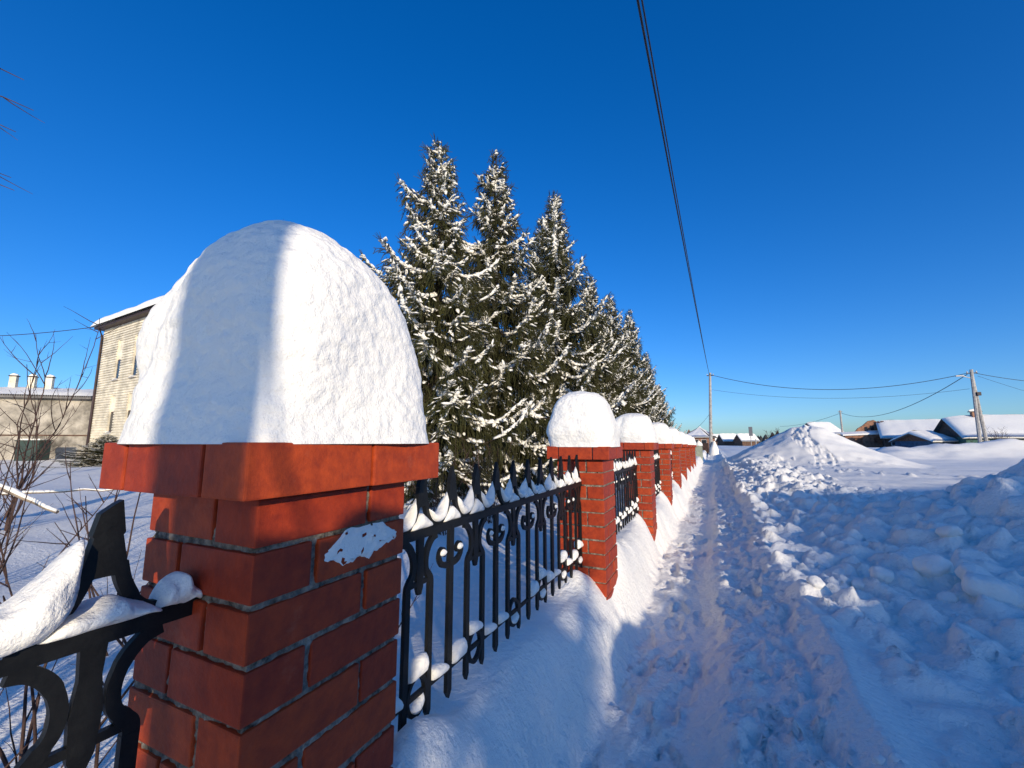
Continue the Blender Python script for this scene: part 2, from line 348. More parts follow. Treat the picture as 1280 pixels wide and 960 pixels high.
for k, py in enumerate(PY):
    rnd = random.Random(100 + k)
    lab = {0: 'big red brick pillar close up at left, half in shadow, under the tall snow dome',
           8: 'farthest red brick pillar at the end of the fence row'}.get(k, f'{ORD[k]} red brick pillar counted from the camera along the fence')
    p = empty('brick_post', (FX - PW / 2, py + PL / 2, 0), label=lab, cat='fence post', group='brick pillars of the fence')
    ct = CZ + CAPZ[k]
    hx, hy = PW / 2, PL / 2
    # cap course: overhanging bricks laid round
    cx, cy = hx + .060, hy + .065
    z1, z0 = ct, ct - .092
    bx = [(cx - .115, cx, -cy, cy - .245), (cx - .115, cx, cy - .24, cy), (-cx + .095, cx - .123, -cy, -cy + .12),
          (-cx, -cx + .087, -cy, -cy + .25), (-cx, -cx + .115, -cy + .26, cy), (-cx + .123, cx - .123, cy - .12, cy)]
    for b in bx: brick(p, b[0], b[1], b[2], b[3], z0, z1, rnd, .0012)
    mb = MB(); mb.box(-cx + .012, -cy + .012, z0 + .006, cx - .012, cy - .012, z1 - .004)
    if k: mb.box(-hx + .007, -hy + .007, -.12, hx - .007, hy - .007, z0 + .006)
    else:
        per = []; nn = 44
        for (xa, ya), (xb, yb) in (((-1, -1), (1, -1)), ((1, -1), (1, 1)), ((1, 1), (-1, 1)), ((-1, 1), (-1, -1))):
            for i in range(nn): t = i / nn; per.append((xa + (xb - xa) * t, ya + (yb - ya) * t))
        per = np.array(per); zz_ = np.linspace(-.12, z0 + .006, 300); PX, ZZ = np.meshgrid(np.arange(len(per)), zz_, indexing='ij'); ux, uy = per[PX, 0], per[PX, 1]
        off = .0075 + .005 * noise3(ux * hx * 28, uy * hy * 28, ZZ * 40) + .004 * noise3(ux * hx * 90, uy * hy * 90, ZZ * 120)
        vv = np.stack([ux * (hx - off), uy * (hy - off), ZZ], -1).reshape(-1, 3); a_, b_ = np.meshgrid(np.arange(len(per)), np.arange(299), indexing='ij'); i0 = (a_ * 300 + b_).ravel(); i1 = (((a_ + 1) % len(per)) * 300 + b_).ravel()
        link('mortar', mesh_np('mortar', vv, np.stack([i0, i1, i1 + 1, i0 + 1], 1), True), M['mortar'], p)
    mb.build('mortar', M['mortar'], p)
    z = z0 - .006; i = 0; s = .118
    while z > -.06:
        za, zb = z - BH, z
        L = PL - s - G; Lx = PW - s - G
        if i % 2 == 0:   # long brick at the near end of the street face
            B = [(hx - s, hx, -hy, -hy + L), (-hx, hx, 0, 0), ]
            quad = [(hx - s, hx, -hy, -hy + L), (-hx + s + G, hx, hy - s, hy), (-hx, -hx + s, -hy + s + G, hy), (-hx, hx - s - G, -hy, -hy + s)]
        else:
            quad = [(hx - s, hx, -hy + s + G, hy), (-hx + s + G, hx, -hy, -hy + s), (-hx, -hx + s, -hy, hy - s - G), (-hx, hx - s - G, hy - s, hy)]
        for b in quad: brick(p, b[0], b[1], b[2], b[3], za, zb, rnd)
        z -= CP; i += 1
    PILLARS.append(p)
# smear of frozen snow stuck on one brick of the near pillar
def smear(parent):
    n, m = 34, 14; V = []; F = []
    for i in range(n):
        for j in range(m):
            u, v = i / (n - 1), j / (m - 1)
            e = min(u, 1 - u) * 4; top = .5 + .42 * min(1, e); lo = .5 - (.42 - .16 * u) * min(1, e)
            vv = lo + (top - lo) * v + .22 * float(fbm(u * 6, v * 1.5, 3.0, 3)) * (1 if v < .5 else .3)
            edge = min(1, 6 * min(u, 1 - u, v, 1 - v))
            V.append((PW / 2 + .001 + .0045 * edge * (1 + .8 * float(noise3(u * 9, v * 5, 1.0))), PL / 2 - .245 + .225 * u, CZ - .268 + .088 * vv))
    for i in range(n - 1):
        for j in range(m - 1):
            if float(noise3(i * .35, j * .5, 8.0)) > .5: continue
            F.append((i * m + j, (i + 1) * m + j, (i + 1) * m + j + 1, i * m + j + 1))
    return link('snow_smear', mesh_py('snow_smear', V, F, True), M['snow_dome'], parent)
smear(PILLARS[0])

# ------------------------------------------------------------------ snow domes on the pillars
def dome_mesh(name, hx, hy, Hh, seed, n=160, m=90, flat=2.1, ledge=0.0, over=0.0, lean=(0, 0), rough=1.0, qexp=3.2):
    th = np.linspace(0, 2 * np.pi, n, endpoint=False); h = np.linspace(0, 1, m) ** .8
    T, Hq = np.meshgrid(th, h, indexing='ij')
    # rounded square outline that turns round towards the top
    e = qexp - (qexp - 2.1) * Hq ** 2
    c, s = np.cos(T), np.sin(T)
    sq = (np.abs(c) ** e + np.abs(s) ** e) ** (-1 / e)
    r = .935 * np.clip(1 - Hq ** flat, 0, 1) ** .5 + .075 * (1 - Hq) ** 5
    r = r + over * np.exp(-((Hq - .28) / .2) ** 2)
    if ledge:
        dirn = np.cos(T - rad(248)); mk = sstep(.15, .85, dirn)
        r = r - ledge * mk * sstep(.10 + .10 * np.cos(T - rad(200)), .30, Hq) * sstep(.98, .6, Hq)
        side = sstep(.6, .95, np.cos(T - rad(180))); r = r + .42 * side * np.exp(-((Hq - .52) / .34) ** 2) - .10 * side * sstep(.10, .03, Hq) * 0
    x = hx * sq * r * c; y = hy * sq * r * s; z = Hh * Hq
    x = x + lean[0] * Hq; y = y + lean[1] * Hq
    nn = .018 * noise3(x * 4, y * 4, z * 4 + seed) + rough * (.0075 * noise3(x * 17, y * 17, z * 22 + seed) + .0042 * noise3(x * 42, y * 42, z * 50 + seed))
    k = 1 + nn / np.maximum(.12, np.hypot(x, y)); x, y = x * np.where(Hq < 1, k, 1), y * np.where(Hq < 1, k, 1)
    z = z + nn * sstep(.3, 1, Hq)
    V = np.stack([x, y, z], -1).reshape(-1, 3)
    a, b = np.meshgrid(np.arange(n), np.arange(m - 1), indexing='ij')
    i0 = (a * m + b).ravel(); i1 = (((a + 1) % n) * m + b).ravel()
    return mesh_np(name, V, np.stack([i0, i1, i1 + 1, i0 + 1], 1), True)
dm = [dome_mesh('snow_dome', .243, .268, .535, 1, 420, 260, 3.7, ledge=.04, lean=(-.03, 0.0), rough=.6, qexp=4.6),
      dome_mesh('snow_dome', .24, .258, .44, 5, 170, 100, 6.5, over=.10, lean=(-.03, -.02), rough=.6, qexp=4.2),
      dome_mesh('snow_dome', .24, .255, .40, 9, 130, 80, 5.6, over=.09, lean=(-.04, -.03), rough=.6, ledge=.03, qexp=4.0)]
for k, py in enumerate(PY):
    me = dm[k] if k < 2 else dm[2 if k % 2 == 0 else 1]
    lab = {0: 'huge smooth snow dome on the nearest pillar, crossed by a pole shadow', 8: 'snow cap on the farthest brick pillar of the fence'}.get(
        k, f'rounded white snow cap on the {ORD[k]} brick pillar from the camera')
    o = link('snow_dome', me, M['snow_dome'], None, (FX - PW / 2, py + PL / 2, CZ + CAPZ[k] - .003), label=lab, cat='snow', group='snow caps on the pillars')
    if k > 1: o.scale = (.97, 1, [1, 1, .98, .92, 1.0, .9, 1.02, .95, 1][k])

# ------------------------------------------------------------------ wrought fence panels
TH = .013
def ribbon_geo(pts, ws, th=TH):
    """flat bar in the y,z plane along pts, ws wide, extruded across x"""
    V = []; F = []; m = len(pts)
    if not hasattr(ws, '__len__'): ws = [ws] * m
    ws = np.interp(np.linspace(0, 1, m), np.linspace(0, 1, len(ws)), ws)
    for i in range(m):
        a = np.array(pts[max(i - 1, 0)], float); b = np.array(pts[min(i + 1, m - 1)], float); t = (b - a) / (np.linalg.norm(b - a) + 1e-9)
        nx = np.array([-t[1], t[0]]) * ws[i] / 2; c = np.array(pts[i], float)
        for q_, xx in ((c + nx, th / 2), (c - nx, th / 2), (c - nx, -th / 2), (c + nx, -th / 2)): V.append((xx, q_[0], q_[1]))
    for i in range(m - 1):
        for k in range(4): F.append((i * 4 + k, i * 4 + (k + 1) % 4, i * 4 + 4 + (k + 1) % 4, i * 4 + 4 + k))
    F += [(3, 2, 1, 0), tuple(range((m - 1) * 4, m * 4))]
    return V, F
def plate_geo(poly, th=TH):
    n = len(poly); V = [(th / 2, a, b) for a, b in poly] + [(-th / 2, a, b) for a, b in poly]
    F = [tuple(range(n)), tuple(reversed(range(n, 2 * n)))] + [(i, n + i, n + (i + 1) % n, (i + 1) % n) for i in range(n)]
    return V, F
def curve(pts, n=5):
    """Catmull-Rom through pts"""
    P = [np.array(p, float) for p in pts]; P = [2 * P[0] - P[1]] + P + [2 * P[-1] - P[-2]]; out = []
    for i in range(1, len(P) - 2):
        for k in range(n):
            t = k / n; a, b, c, d = P[i - 1:i + 3]
            out.append(.5 * (2 * b + (c - a) * t + (2 * a - 5 * b + 4 * c - d) * t * t + (3 * b - a - 3 * c + d) * t ** 3))
    out.append(P[-2]); return out
SP = .181
def mk(name, geos, smooth=False):
    b = MB()
    for g in geos: b.add(*g)
    me = mesh_py(name, b.V, b.F); bm = bmesh.new(); bm.from_mesh(me); bmesh.ops.recalc_face_normals(bm, faces=bm.faces[:]); bm.to_mesh(me); bm.free()
    me.materials.append(M['iron']); return me
mir = lambda pts: [(-a, b) for a, b in pts]
half = [(0, -.088), (.007, -.108), (.015, -.130), (.021, -.146), (.0185, -.150), (.023, -.172), (.030, -.205), (.027, -.222), (.012, -.212)]
spear_me = mk('spear', [plate_geo(half + [(-a, b) for a, b in reversed(half[1:])], .016)] +
              [ribbon_geo(curve(f([(.020, -.195), (.028, -.226), (.044, -.257), (.064, -.275), (.0905, -.281)])), [.02] * 8 + [.016] * 9, .0145) for f in (lambda p: p, mir)])
blunt = [(.004, -.099), (.013, -.094), (.021, -.146), (.0185, -.150), (.023, -.172), (.030, -.205), (.027, -.222), (.012, -.212), (-.012, -.212), (-.027, -.222), (-.030, -.205), (-.023, -.172), (-.0185, -.150), (-.021, -.146), (-.014, -.113)]
blunt_me = mk('spear', [plate_geo(blunt, .016)] + [ribbon_geo(curve(f([(.020, -.195), (.028, -.226), (.044, -.257), (.064, -.275), (.0905, -.281)])), [.02] * 8 + [.016] * 9, .0145) for f in (lambda p: p, mir)])
TZ = (-.283, -.313)
hook = [(.008, -.438), (.035, -.436), (.060, -.424), (.072, -.402), (.064, -.381), (.048, -.378), (.040, -.392), (.046, -.402)]
anchor_me = mk('scroll', [ribbon_geo(curve(f(hook)), [.02] * 10 + [.017] * 14 + [.014] * 12, .0125) for f in (lambda p: p, mir)])
shape = [(.0905, -.318), (.066, -.326), (.044, -.350), (.032, -.385), (.034, -.418), (.048, -.440), (.060, -.458), (.0605, -.49)]
yoke_me = mk('yoke', [ribbon_geo(curve(f(shape)), [.022] * 12 + [.02] * 12 + [.024] * 12, .0125) for f in (lambda p: p, mir)] +
             [plate_geo([(-.017, -.31), (.017, -.31), (.014, -.36), (.020, -.41), (.016, -.47), (.008, -.49), (-.008, -.49), (-.016, -.47), (-.020, -.41), (-.014, -.36)], .0115),
              plate_geo([(-.062, -.447), (.062, -.447), (.062, -.462), (-.062, -.462)], .0105)])
bar_me = mk('bar', [plate_geo([(-.0145, -.300), (.0145, -.300), (.0145, -.865), (0, -.888), (-.0145, -.865)], .014)])
sbar_me = mk('bar', [plate_geo([(-.012, -.470), (.012, -.470), (.012, -.865), (0, -.885), (-.012, -.865)], .0135)])
rg = [(.046 * math.cos(t), -.79 + .056 * math.sin(t)) for t in np.linspace(0, 2 * math.pi, 25)]
ring_me = mk('ring', [ribbon_geo(rg, .013, .0155)])
# lumps of snow
def lump_mesh(sa, sb, zb, zt, thick, seed, n=14, m=10):
    V = []; F = []
    for i in range(n):
        u = i / (n - 1); s_ = sa + (sb - sa) * u; uu = 2 * u - 1
        env = max(0.02, 1 - abs(uu) ** 5) ** .5
        b, t = zb(uu), zt(uu)
        if t < b + .004: t = b + .004
        for k in range(m):
            q_ = 2 * math.pi * k / m; cz_ = (b + t) / 2; hz = (t - b) / 2
            x_ = thick * env * math.cos(q_) * (abs(math.cos(q_)) ** -.25 if abs(math.cos(q_)) > .05 else 1)
            z_ = cz_ + hz * math.sin(q_)
            nz = .12 * float(noise3(s_ * 28, x_ * 30, z_ * 28 + seed)) * thick * 2
            V.append((x_ + nz, s_, z_ + nz * .6))
    for i in range(n - 1):
        for k in range(m): F.append((i * m + k, i * m + (k + 1) % m, (i + 1) * m + (k + 1) % m, (i + 1) * m + k))
    F += [tuple(reversed(range(m))), tuple(range((n - 1) * m, n * m))]
    me = mesh_py('snow_clump', V, F, True); me.materials.append(M['snow_dome']); return me
rl = random.Random(5)
U_me = []; T_me = []; R_me = []; K_me = []; Q_me = []
for v in range(5):
    hr = rl.uniform(.045, .085); hl = rl.uniform(.015, .05); mid = rl.uniform(.012, .03)
    U_me.append(lump_mesh(-.058, .058, lambda u: -.277 + .055 * abs(u) ** 2.4, lambda u, hr=hr, hl=hl, mid=mid: -.265 + mid + (hr * max(0, u) ** 2.2 + hl * max(0, -u) ** 2), .024, v))
    hh = rl.uniform(.04, .062)
    T_me.append(lump_mesh(-.056, .056, lambda u: -.284, lambda u, hh=hh: -.284 + hh * (1 - abs(u)) ** .7, .021, 10 + v))
    h1 = rl.uniform(.035, .065); sk = rl.uniform(-.4, .4)
    R_me.append(lump_mesh(-.045, .045, lambda u: -.786, lambda u, h1=h1, sk=sk: -.786 + h1 * (1 - .35 * u * u + sk * u), .026, 20 + v))
    K_me.append(lump_mesh(-.018, .018, lambda u: -.402 + .01 * u * u, lambda u: -.374 - .012 * u * u, .015, 30 + v, 8, 8))
    Q_me.append(lump_mesh(-.034, .034, lambda u: -.842 + .022 * u * u, lambda u: -.806 + .012 * u, .02, 40 + v, 9, 8))
big_me = lump_mesh(-.085, .075, lambda u: -.284 + .06 * max(0, u) ** 3, lambda u: -.20 + .045 * u - .02 * math.cos(u * 2), .052, 77, 22, 16)
big_tri = lump_mesh(-.07, .085, lambda u: -.285, lambda u: -.285 + .040 * (1 - abs(u + .1) ** 1.7), .045, 78, 22, 16)
def panel(k, y0, y1, label, off, snowy):
    root = empty('iron_fence', (FX - PW / 2, y0, 0), label=label, cat='fence', group='black iron fence panels')
    L = y1 - y0; rs = random.Random(50 + k)
    def put(name, me, s_, dz=0): return link(name, me, None, root, (0, s_, CZ + dz))
    b = MB(); b.box(-.012, -.01, CZ + TZ[1], .012, L + .01, CZ + TZ[0]); b.build('top_rail', M['iron'], root)
    b = MB(); b.box(-.006, -.01, CZ - .797, .006, L + .01, CZ - .783); b.build('lower_rail', M['iron'], root)
    sp = [off + SP * i for i in range(12)]
    for i, s_ in enumerate(sp):
        put('spear', blunt_me if k == 0 and i == 11 else spear_me, s_)
        if i % 2 == 0:
            put('bar', bar_me, s_); put('scroll', anchor_me, s_)
        else:
            put('yoke', yoke_me, s_); put('bar', sbar_me, s_ - .0605); put('bar', sbar_me, s_ + .0605); put('ring', ring_me, s_)
        if not snowy: continue
        near = k == 0
        if i < 11 and rs.random() < .95:
            o = put('snow_clump', rs.choice(U_me), s_ + SP / 2)
            if near: o.data = big_me; o.scale = (1, .8, 1)
            if rs.random() < .3: o.rotation_euler = (0, 0, math.pi)
        if rs.random() < .9: put('snow_clump', big_tri if near else rs.choice(T_me), s_)
        if i % 2 == 0:
            for d in (-1, 1):
                if rs.random() < .92: put('snow_clump', rs.choice(R_me), s_ + d * .058)
                if rs.random() < .75: put('snow_clump', rs.choice(K_me), s_ + d * .055)
        else:
            if rs.random() < .8: put('snow_clump', rs.choice(R_me), s_, .048)
            if rs.random() < .9: put('snow_clump', rs.choice(Q_me), s_)
    if k == 0:
        o = put('snow_clump', big_tri, L - .028); o.scale = (.8, .45, 1.3); o.location.z += .085
    return root
panel(0, PY[0] - PIT + PL, PY[0], 'black iron fence panel cut off at the left edge, before the near pillar', .356 - (PY[0] - PIT + PL) - 11 * SP, True)
for k in range(1, 9):
    panel(k, PY[k - 1] + PL, PY[k], {1: 'black iron fence panel with spear tips and scrolls between nearest two pillars'}.get(
        k, f'black iron fence panel between the {ORD[k-1]} and {ORD[k]} brick pillars'), (.993 - .875) if k == 1 else .10, True)

# ------------------------------------------------------------------ spruces
def twig_template(seed, nn=22):
    r = np.random.default_rng(seed); V = []; F = []
    for i in range(nn):                         # needles, unit-long twig along +x
        t = r.uniform(.03, 1.0); a = r.uniform(0, 2 * np.pi); l = r.uniform(.11, .18) * (1 - .3 * t)
        d = np.array([.75, math.cos(a), math.sin(a)]); d /= np.linalg.norm(d)
        s = np.cross(d, (0.3, 1, .2)); s /= np.linalg.norm(s); p = np.array([t * .95, 0, 0])
        n = len(V); V += [p - s * .022, p + s * .022, p + d * l]; F.append((n, n + 1, n + 2))
    n = len(V); R0 = .035
    for t, rr in ((0, R0 * .6), (.5, R0), (1.0, .006)):
        for k in range(3): q_ = 2.1 * k + t; V.append((t, rr * math.cos(q_), rr * math.sin(q_)))
    for j in range(2):
        for k in range(3):
            a, b, c, d = n + j * 3 + k, n + j * 3 + (k + 1) % 3, n + j * 3 + 3 + (k + 1) % 3, n + j * 3 + 3 + k
            F += [(a, b, c), (a, c, d)]
    return np.array(V), np.array(F)
def blob_template(seed=0):
    rb = np.random.default_rng(900 + seed)
    V = [(-.5, 0, 0)]; 
    for x_, rr in ((-.3, .75), (.05, 1), (.34, .7)):
        for k in range(6):
            q_ = math.pi * k / 3; V.append((x_, .5 * rr * math.cos(q_), (.5 if math.sin(q_) > 0 else .22) * rr * math.sin(q_)))
    V.append((.5, 0, 0)); F = []
    for k in range(6):
        F.append((0, 1 + (k + 1) % 6, 1 + k)); F.append((19, 13 + k, 13 + (k + 1) % 6))
        for j in range(2):
            a, b = 1 + j * 6 + k, 1 + j * 6 + (k + 1) % 6; F += [(a, b, b + 6), (a, b + 6, a + 6)]
    V = np.array(V); V = V * rb.uniform(.62, 1.3, (len(V), 1)) + rb.normal(0, .06, V.shape)
    return V, np.array(F)
TW = [twig_template(s) for s in range(4)]; BLS = [blob_template(i) for i in range(6)]
def frames(D):
    D = D / np.linalg.norm(D, axis=1)[:, None]; up = np.array([0, 0, 1.0])
    S = np.cross(up, D); S /= np.maximum(1e-6, np.linalg.norm(S, axis=1))[:, None]; W = np.cross(D, S)
    return np.stack([D, S, W], 2)           # columns
def instance(tmpl, P, D, sc):
    V, F = tmpl; Rm = frames(D)
    out = np.einsum('nij,nvj->nvi', Rm, V[None] * sc[:, None, :]) + P[:, None]
    Fo = F[None] + (np.arange(len(P)) * len(V))[:, None, None]
    return out.reshape(-1, 3), Fo.reshape(-1, 3)
def spruce_meshes(seed, Ht, R):
    r = np.random.default_rng(seed); TP, TD, TS, SPp, SD, SS = [], [], [], [], [], []
    wood = MB()
    z = .45; az = 0
    lop = [(r.uniform(0, 6.28), r.uniform(.1, .25)) for _ in range(2)]
    while z < Ht - .12:
        f = 1 - z / Ht
        nb = 5 if f > .12 else 4
        for b in range(nb):
            az += 2.399 + r.uniform(-.3, .3)
            L = R * (min(1, f * 1.1) ** 1.06) * r.uniform(.5, 1.18) + .07
            L *= 1 + lop[0][1] * math.cos(az - lop[0][0]) + lop[1][1] * math.sin(2 * az + lop[1][0])
            if z < 1.2: L *= r.uniform(.7, 1)
            dirh = np.array([math.cos(az), math.sin(az), 0])
            e0 = rad(np.interp(f, [0, .15, .5, 1], [48, 24, 2, -12]) + r.uniform(-9, 9)); sag = np.interp(f, [0, .2, .6, 1], [.04, .15, .26, .24]) * r.uniform(.7, 1.3)
            n = max(5, int(L / .11)); t = np.linspace(0, 1, n)
            pts = dirh[None] * (L * t * math.cos(e0))[:, None]; zz = z + L * (t * math.sin(e0) - sag * np.sin(t * np.pi * .85) + .16 * t ** 4) + r.uniform(-.06, .06)
            pts = pts + np.stack([np.cumsum(r.normal(0, .014, n)), np.cumsum(r.normal(0, .014, n)), zz], 1)
            sub = pts[::3] if len(pts) > 6 else pts
            if L > .5: wood.add(*tube_geo(sub, [max(.004, .016 * L * (1 - .85 * q_)) for q_ in np.linspace(0, 1, len(sub))], 3, False))
            load = np.clip(r.normal(.62, .35), .05, 1.0) * (1 if f > .2 else .7)      # how much snow this bough carries
            s = .06; side = np.cross(dirh, (0, 0, 1)); ph = r.uniform(0, 50)
            while s < L:
                tt = s / L; i = min(int(tt * (n - 1)), n - 2); ff = tt * (n - 1) - i
                p = pts[i] * (1 - ff) + pts[i + 1] * ff; ax = pts[i + 1] - pts[i]; ax /= np.linalg.norm(ax)
                patch = float(noise3(s * 2.6, ph)) + .25 + (load - .5)
                for sg in (-1, 1):
                    l = (.52 * min(1, (1 - tt) * 2.2 + .25) * min(1, .35 + L * .6)) * r.uniform(.5, 1.2)
                    hang = r.uniform(.1, .5) + .8 * (f > .15) * (tt < .85)
                    d = ax * r.uniform(.35, .9) + side * sg * r.uniform(.4, 1.0) + np.array([0, 0, -hang * r.uniform(.3, 1.2)])
                    d /= np.linalg.norm(d)
                    TP.append(p); TD.append(d); TS.append((l, l if l < .22 else .22, l if l < .22 else .22))
                    if l > .15:                                               # secondary twigs, hanging
                        for q_ in range(2):
                            d2 = d * .5 + side * r.uniform(-.5, .5) + np.array([0, 0, -r.uniform(.3, 1.4)]); l2 = l * r.uniform(.4, .8)
                            TP.append(p + d * l * r.uniform(.25, .8)); TD.append(d2); TS.append((l2, .2, .2))
                    if patch > .02 and r.random() < .5 and d[2] > -.80 and tt > .12:
                        u = r.uniform(.15, .75); wd = r.uniform(.045, .13)
                        SPp.append(p + d * l * u + np.array([0, 0, .02])); SD.append(d * np.array([1, 1, .75])); SS.append((min(l, .3) * r.uniform(.3, .8), wd, wd * r.uniform(.35, .7)))
                # snow along the bough itself
                if tt > .12 and patch > -.28 and f > .05:
                    wd = r.uniform(.09, .23) * (1.15 - .5 * tt) * min(1, .45 + L * .4)
                    SPp.append(p + np.array([r.normal(0, .015), r.normal(0, .015), .026])); SD.append(ax); SS.append((r.uniform(.10, .20), wd, wd * r.uniform(.5, .8)))
                s += .036 * r.uniform(.8, 1.3)
            # tip tuft
            for q_ in range(4):
                d = pts[-1] - pts[-2]; d = d / np.linalg.norm(d) + r.normal(0, .4, 3) + np.array([0, 0, .15]); TP.append(pts[-1]); TD.append(d); TS.append((.2, .16, .16))
        z += np.interp(f, [0, .2, 1], [.12, .22, .36]) * r.uniform(.75, 1.3)
    # leader
    for zz in np.arange(Ht - .8, Ht, .04):
        for q_ in range(2):
            a = r.uniform(0, 6.28); TP.append(np.array([0, 0, zz])); TD.append(np.array([math.cos(a) * .7, math.sin(a) * .7, .75])); TS.append((.04 + .14 * (Ht - zz), .1, .1))
    TP, TD, TS = np.array(TP), np.array(TD), np.array(TS); which = r.integers(0, 4, len(TP))
    Vs, Fs, n0 = [], [], 0
    for k in range(4):
        m_ = which == k; v, f_ = instance(TW[k], TP[m_], TD[m_], TS[m_]); Vs.append(v); Fs.append(f_ + n0); n0 += len(v)
    crown = mesh_np('crown', np.concatenate(Vs), np.concatenate(Fs)); crown.materials.append(M['needles'])
    SPp, SD, SS = np.array(SPp), np.array(SD), np.array(SS); SD = SD + r.normal(0, .28, SD.shape) * np.array([1, 1, .4]); wh = r.integers(0, 6, len(SPp)); vs, fs, n0 = [], [], 0
    for k in range(6):
        v, f_ = instance(BLS[k], SPp[wh == k], SD[wh == k], SS[wh == k]); vs.append(v); fs.append(f_ + n0); n0 += len(v)
    v, f_ = np.concatenate(vs), np.concatenate(fs); snow = mesh_np('snow_load', v, f_, True); snow.materials.append(M['snow_dome'])
    tr = [(0, 0, -.3), (0, 0, Ht * .3), (.02, 0, Ht * .6), (0, 0, Ht * .9), (0, 0, Ht + .12)]
    wood.add(*tube_geo(tr, [.020 * Ht, .014 * Ht, .009 * Ht, .004 * Ht, .004], 9))
    trunk = mesh_py('trunk', wood.V, wood.F, True); trunk.materials.append(M['bark'])
    return crown, snow, trunk
KIN = [spruce_meshes(1, 8.0, 2.6), spruce_meshes(2, 8.0, 2.45), spruce_meshes(3, 8.0, 2.65)]
# pixel of each tip (1280 wide picture), distance from the camera line of the fence, kind, turn
TREES = [(552, 176, -4.9, 0, .4, 'left-most and nearest snowy spruce, its tip the tallest in the picture'),
         (620, 188, -4.9, 1, 2.1, 'second snowy spruce from the left, thick dark top'),
         (692, 238, -5.0, 2, 4.0, 'third tall snowy spruce with slim pointed tip right of centre'),
         (677, 272, -6.4, 1, 1.2, 'slim spruce set back behind the third spruce, only its top showing'),
         (737, 342, -4.8, 0, 5.1, 'shorter bushy snowy spruce right of the third tall tip'),
         (762, 366, -5.0, 2, .9, 'snowy spruce in the sloping part of the row, above the second snow cap'),
         (786, 386, -5.0, 1, 3.3, 'snowy spruce near the low right end of the spruce row'),
         (806, 440, -5.0, 0, 2.2, 'far low snowy spruce second from the right end of the row'),
         (822, 480, -5.0, 2, 1.4, 'smallest farthest snowy spruce at the right end of the row')]
for px, py_, X_, kd, rz, lab in TREES:
    p = on_x(px, py_, X_); g = ground(X_, p.y) - .05
    e = empty('spruce_tree', (X_, p.y, g), rz, label=lab, cat='tree', group='snowy spruces behind the fence')
    s_ = (p.z - g) / 8.1; e.scale = (s_ ** .8, s_ ** .8, s_)
    c, sn, t = KIN[kd]; link('crown', c, None, e); link('snow_load', sn, None, e, kind='stuff'); link('trunk', t, None, e)
# low snowy conifer before the house at left
p = at(135, 545, 19); e = empty('conifer_bush', (p.x, p.y, ground(p.x, p.y)), .7, label='low dark snowy conifer bush before the pale brick building', cat='bush')
e.scale = (.85, .85, .17); c, sn, t = KIN[1]; link('crown', c, None, e); link('snow_load', sn, None, e, kind='stuff'); link('trunk', t, None, e)

# ------------------------------------------------------------------ bare shrubs in the yard
def stem(r, p, d, L, r0, b, depth=0):
    pts = [Vector(p)]; d = Vector(d).normalized(); n = max(4, int(L / .09))
    for i in range(n):
        d = (d + Vector((r.gauss(0, .07), r.gauss(0, .07), .03 + r.gauss(0, .05)))).normalized(); pts.append(pts[-1] + d * (L / n))
    b.add(*tube_geo(pts, [r0 * (1 - .75 * i / n) for i in range(n + 1)], 4 if depth else 5))
    if depth < 2:
        for i in range(1, n):
            if r.random() < (.55 if depth == 0 else .35):
                dd = (d + Vector((r.gauss(0, .8), r.gauss(0, .8), r.gauss(.1, .35)))).normalized()
                stem(r, pts[i], dd, L * r.uniform(.18, .45) * (1 - .5 * i / n), r0 * .5, b, depth + 1)
def shrub(x, y, h, n, r0, label, seed, spread=.6, group='bare twiggy shrubs in the yard', name='bare_shrub'):
    r = random.Random(seed); z = ground(x, y) - .03; e = empty(name, (x, y, z), label=label, cat='shrub', group=group)
    for i in range(n):
        b = MB(); a = r.uniform(0, 6.28); s_ = r.uniform(.1, spread)
        stem(r, (r.gauss(0, .05), r.gauss(0, .05), 0), (math.cos(a) * s_, math.sin(a) * s_, 1), h * r.uniform(.7, 1.1), r0, b); b.build('stem', M['twig'], e, True)
shrub(-1.75, .62, .95, 7, .0055, 'bare twiggy shrub just behind the left fence panel', 1, .9)
shrub(-2.3, .35, 1.1, 7, .006, 'bare reddish shrub at the left edge behind the fence', 2, .8)
shrub(-2.6, 1.15, .95, 6, .006, 'bare shrub left of the near pillar, stems leaning over the snow', 3, 1.0)
shrub(-3.6, .9, 1.3, 6, .007, 'taller bare shrub further back in the left yard', 4, .8)
shrub(-4.9, 1.3, 1.5, 7, .007, 'bare shrub in front of the green box in the yard', 5, .8)
shrub(-7.4, 2.0, 2.6, 7, .011, 'tall bare shrub reaching above the low building roof', 6, .5)
shrub(-1.55, 1.3, .75, 6, .005, 'bare twigs showing through the bars beside the near pillar', 7, .9)
shrub(-1.6, 1.75, .6, 5, .004, 'thin bare twigs seen through the middle of the scroll panel', 8, .8)
shrub(-3.0, 4.3, 1.25, 16, .006, 'dense brown brush in front of the nearest spruce', 9, .5)
shrub(-2.7, 5.1, 1.1, 14, .006, 'brown brush below the second spruce, above the fence spears', 10, .5)
